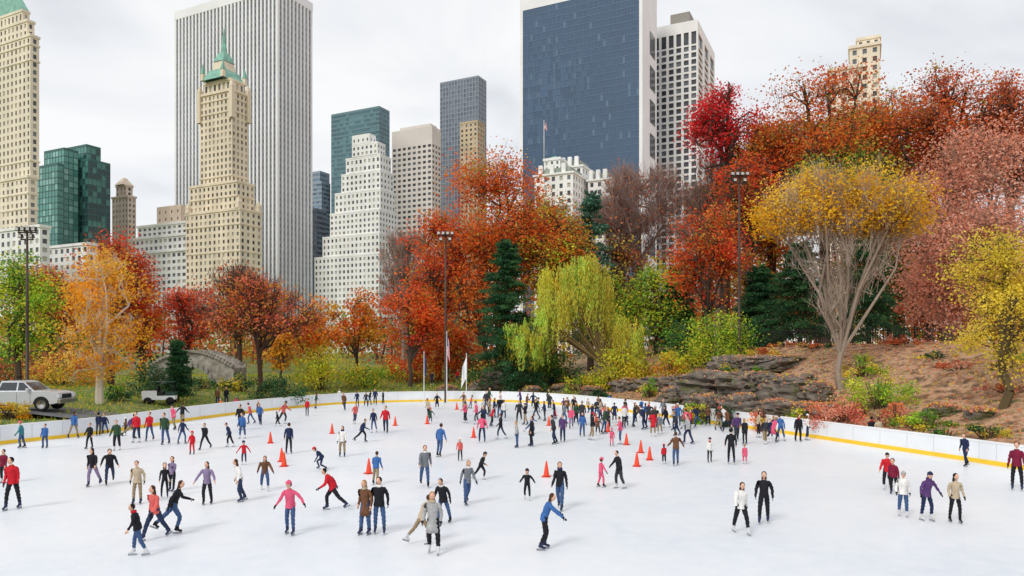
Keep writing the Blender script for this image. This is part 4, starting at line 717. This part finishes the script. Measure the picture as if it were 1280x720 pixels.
def headmesh(m,q,c,fw,up):
    lf=np.cross(up,fw); hs=q['hs']; near=q['y']<60; n=16 if near else 10; k=12 if near else 8
    tw=q['rg'].uniform(-0.5,0.5); fw,lf=fw*math.cos(tw)+lf*math.sin(tw),lf*math.cos(tw)-fw*math.sin(tw)
    def sph(cen,rx,ry,rz,mat,fn=None,n=n,k=k):
        V=[];Fs=[]
        for j in range(k+1):
            th=math.pi*j/k
            for i in range(n):
                ph=2*math.pi*i/n; a=np.array([math.sin(th)*math.cos(ph),math.sin(th)*math.sin(ph),math.cos(th)])
                sc=fn(a) if fn else (1,1,1); V.append(cen+fw*a[0]*rx*sc[0]+lf*a[1]*ry*sc[1]+up*a[2]*rz*sc[2])
        for j in range(k):
            for i in range(n): l=(i+1)%n; Fs.append((j*n+i,(j+1)*n+i,(j+1)*n+l,j*n+l))
        m.add(V,Fs,mat,True)
    def face(a):
        jaw=1-0.28*max(0,-a[2])**1.5; nose=0.16*math.exp(-((a[1])/0.16)**2-((a[2]+0.12)/0.2)**2) if a[0]>0 else 0; eye=-0.05*math.exp(-((abs(a[1])-0.38)/0.18)**2-((a[2]-0.05)/0.14)**2) if a[0]>0 else 0
        return (jaw+nose+eye,jaw,1)
    sph(c,0.093*hs,0.074*hs,0.115*hs,PM[q['skin']],face)
    if near:
        for s in(-1,1):
            sph(c+fw*0.082*hs+lf*s*0.029*hs+up*0.006*hs,0.008*hs,0.013*hs,0.008*hs,PM['eye'],n=6,k=4); sph(c+lf*s*0.074*hs-up*0.005,0.016*hs,0.010*hs,0.028*hs,PM[q['skin']],n=6,k=5)
        sph(c+fw*0.078*hs-up*0.058*hs,0.010*hs,0.022*hs,0.006*hs,PM['lips'],n=6,k=4)
    hm=PM[q['hair']]
    if q['hat']:
        sph(c-fw*0.008+up*0.052*hs,0.108*hs,0.092*hs,0.092*hs,PM[q['hat']],lambda a:(1,1,1 if a[2]>0 else 0.35)); sph(c+up*0.148*hs,0.02,0.02,0.018,PM[q['hat']],n=6,k=4)
        sph(c-fw*0.035*hs-up*0.0,0.075*hs,0.083*hs,0.09*hs,hm)
    else: sph(c-fw*0.022*hs+up*0.026*hs,0.095*hs,0.087*hs,0.105*hs,hm,lambda a:(1 if a[0]<0.3 else 0.86,1,1))
    if q['long']: sph(c-fw*0.062*hs-up*0.13,0.052,0.088,0.19*q['rg'].uniform(0.8,1.1),hm,lambda a:(1,1-0.25*max(0,-a[2]),1))
for q in people:
    ev=q['o'].evaluated_get(dg); me=ev.to_mesh(); nv=len(me.vertices); V=np.empty(nv*3,dtype=np.float32); me.vertices.foreach_get('co',V); V=V.reshape(-1,3)
    Fs=[tuple(pp.vertices) for pp in me.polygons]; FC=np.empty(len(Fs)*3,dtype=np.float32); me.polygons.foreach_get('center',FC); FC=FC.reshape(-1,3); ev.to_mesh_clear()
    m=MB(); J=q['J']; top=m.mat(PM[q['top']]); pan=m.mat(PM[q['pants']]); skn=m.mat(PM[q['skin']]); glv=m.mat(PM[q['glove'] or (q['skin'] if q['rg'].rand()<0.45 else 'black')]); btn=q['boot'] or str(q['rg'].choice(['boot','boot','bootb','bootw'])); bt=m.mat(PM[btn])
    best=np.full(len(Fs),1e9); lab=np.zeros(len(Fs),int)
    for a,b in q['ed']:
        A=J[a];B=J[b];e=B-A; t=np.clip(((FC-A)@e)/(e@e),0,1); dd=np.linalg.norm(FC-A-t[:,None]*e,axis=1)-(q['rd'][a]*(1-t)+q['rd'][b]*t)
        if a=='neb': l=skn
        elif a[:2]=='wr': l=glv
        elif a[:2] in('hi','kn') : l=pan
        elif a[:2]=='ca': l=np.where(t>0.55,bt,pan)
        elif a[:2] in('an','ba'): l=bt
        elif b[:2]=='hi' : l=pan
        else: l=top
        k=dd<best; lab=np.where(k,l,lab); best=np.where(k,dd,best)
    if q['y']<60: V=V+np.array([[0.007*math.sin(v_[2]*55+v_[1]*20),0.007*math.cos(v_[2]*47+v_[0]*25),0] for v_ in V])
    m.add(V,Fs,lab,True)
    up=q['up'];fw=q['fw'];lf=V3(0,1,0); pel=J['pel']; rg=q['rg']
    fem=q['long']; wd=(0.9 if fem else 1.0)*(0.5+0.5*q['fat'])
    rings=[(-0.11,.134,.164),(-0.09,.138,.168),(0.0,.130,.160),(.07,.124,.152),(.14,.114,.144),(.22,.122,.154),(.29,.126,.168),(.36,.122,.176),(.41,.108,.176),(.455,.085,.125),(.485,.066,.08),(.515,.066,.072)]
    if q['coat']: rings=[(-0.36,.165,.20),(-0.22,.155,.185)]+rings[1:]
    if q['skirt']: rings=[(-0.30,.22,.24),(-0.15,.17,.19)]+rings[1:]
    n=18;VV2=[];F2=[]; ph0=rg.uniform(0,6)
    for ri,(h,rx,ry) in enumerate(rings):
        for i in range(n):
            a=2*math.pi*i/n; w=1+0.045*math.sin(a*5+h*38+ph0)+0.03*math.sin(a*2-h*60)+rg.uniform(-0.02,0.02); base=pel+(up*h if h>=0 else V3(0,0,h)+fw*0.0)
            VV2.append(base+fw*math.cos(a)*rx*wd*w+lf*math.sin(a)*ry*wd*w)
    for ri in range(len(rings)-1):
        for i in range(n): j=(i+1)%n; F2.append((ri*n+i,ri*n+j,(ri+1)*n+j,(ri+1)*n+i))
    F2.append(tuple(range(n))[::-1]); F2.append(tuple((len(rings)-1)*n+i for i in range(n))); m.add(VV2,F2,PM[q['top']],True)
    if rg.rand()<0.3:
        sc=PM[str(rg.choice(['red','white','navy','lgrey','purple','beige']))]; cN=J['neb']+up*0.045; VV3=[];F3=[]
        for h,rr in((-0.035,0.085),(-0.01,0.10),(0.02,0.098),(0.045,0.078)):
            for i in range(12): a=2*math.pi*i/12; VV3.append(cN+up*h+fw*math.cos(a)*rr+lf*math.sin(a)*rr)
        for ri in range(3):
            for i in range(12): j=(i+1)%12; F3.append((ri*12+i,ri*12+j,(ri+1)*12+j,(ri+1)*12+i))
        m.add(VV3,F3,sc,True)
    hd=J['nec']+up*(0.115*q['hs']+0.0)+fw*0.02; hup=(up+V3(0,0,1.0)); hup/=np.linalg.norm(hup); hf=V3(hup[2],0,-hup[0]); headmesh(m,q,hd,hf,hup)
    for an,ff,fu in q['feet']:
        a=an-ff*0.10-fu*0.145; b=an+ff*0.17-fu*0.145; h=fu*0.06; w=lf*0.004; 
        m.add([a-w,b-w,b+h-w,a+h-w,a+w,b+w,b+h+w,a+h+w],[(0,1,2,3),(7,6,5,4),(0,4,5,1),(1,5,6,2),(2,6,7,3),(3,7,4,0)],PM['steel'])
    if q['y']<48:
        for hc,dv,sd in q['hands']:
            s1=np.cross(dv,lf); s1=s1/(np.linalg.norm(s1)+1e-9); s2=np.cross(s1,dv)
            for fi,(o,L) in enumerate(((-0.024,0.060),(-0.008,0.070),(0.008,0.068),(0.023,0.052))):
                p0=hc+s1*o; p1=p0+dv*L*0.5; p2=p1+dv*L*0.36-s2*sd*L*0.18; p3=p2+dv*L*0.2-s2*sd*L*0.25; m.tube([p0,p1,p2,p3],[0.0095,0.009,0.008,0.006],5,m.mats[glv])
            p0=hc-dv*0.03-s1*0.02; m.tube([p0,p0-s1*0.035+dv*0.025,p0-s1*0.045+dv*0.055],[0.012,0.010,0.008],5,m.mats[glv])
    s=q['s']
    m.v=[(a*s,b*s,c*s) for a,b,c in m.v]; 
    m.obj(q['name'],(q['x'],q['y'],q['z']),rad(q['face']))
for o in tmp:
    me=o.data; bpy.data.objects.remove(o); bpy.data.meshes.remove(me)
# ---------------------------------------------------------------- sky, sun, camera
EL,AZ=math.radians(42),math.radians(215)
w=bpy.data.worlds.new('World'); scene.world=w; w.use_nodes=True; nt=w.node_tree; bgn=nt.nodes['Background']; out=nt.nodes['World Output']
sky=nt.nodes.new('ShaderNodeTexSky'); sky.sky_type='NISHITA'; sky.sun_disc=False; sky.sun_elevation=EL; sky.sun_rotation=AZ
bgn.inputs['Strength'].default_value=0.10; nt.links.new(sky.outputs[0],bgn.inputs['Color'])
tc=nt.nodes.new('ShaderNodeTexCoord'); mp=nt.nodes.new('ShaderNodeMapping'); mp.inputs['Scale'].default_value=(1,1,2.4); mp.inputs['Location'].default_value=(0.3,0.2,0.1); nt.links.new(tc.outputs['Generated'],mp.inputs[0])
no=nt.nodes.new('ShaderNodeTexNoise'); no.inputs['Scale'].default_value=2.2; no.inputs['Detail'].default_value=7; no.inputs['Roughness'].default_value=0.5; no.inputs['Distortion'].default_value=0.6; nt.links.new(mp.outputs[0],no.inputs['Vector'])
cr_=nt.nodes.new('ShaderNodeValToRGB'); e=cr_.color_ramp.elements; e[0].position=0.36; e[0].color=(0.75,0.78,0.82,1); e[1].position=0.60; e[1].color=(1.0,1.0,1.0,1); e2=cr_.color_ramp.elements.new(0.48); e2.color=(0.90,0.915,0.94,1); nt.links.new(no.outputs['Fac'],cr_.inputs[0])
bg2n=nt.nodes.new('ShaderNodeBackground'); bg2n.inputs['Strength'].default_value=1.03; nt.links.new(cr_.outputs[0],bg2n.inputs['Color'])
mxs=nt.nodes.new('ShaderNodeMixShader'); mxs.inputs[0].default_value=0.92; nt.links.new(bgn.outputs[0],mxs.inputs[1]); nt.links.new(bg2n.outputs[0],mxs.inputs[2]); nt.links.new(mxs.outputs[0],out.inputs['Surface'])
sl=bpy.data.lights.new('sun','SUN'); sl.energy=1.5; sl.angle=math.radians(18); sl.color=(1,0.96,0.9); so=bpy.data.objects.new('sun',sl); link(so)
sd=Vector((math.sin(AZ)*math.cos(EL),math.cos(AZ)*math.cos(EL),math.sin(EL))); so.rotation_euler=sd.to_track_quat('Z','Y').to_euler(); so.location=(0,0,60)
cam=bpy.data.cameras.new('camera'); co=bpy.data.objects.new('camera',cam); link(co); co.location=(0,0,HC); co.rotation_euler=(math.radians(90),0,0); cam.lens=36*F/1280; cam.sensor_width=36; cam.shift_y=80/1280; cam.clip_end=12000; cam.clip_start=0.1
scene.camera=co
scene.view_settings.view_transform='Standard'; scene.view_settings.look='None'; scene.view_settings.exposure=0
print('PEOPLE',len(people))
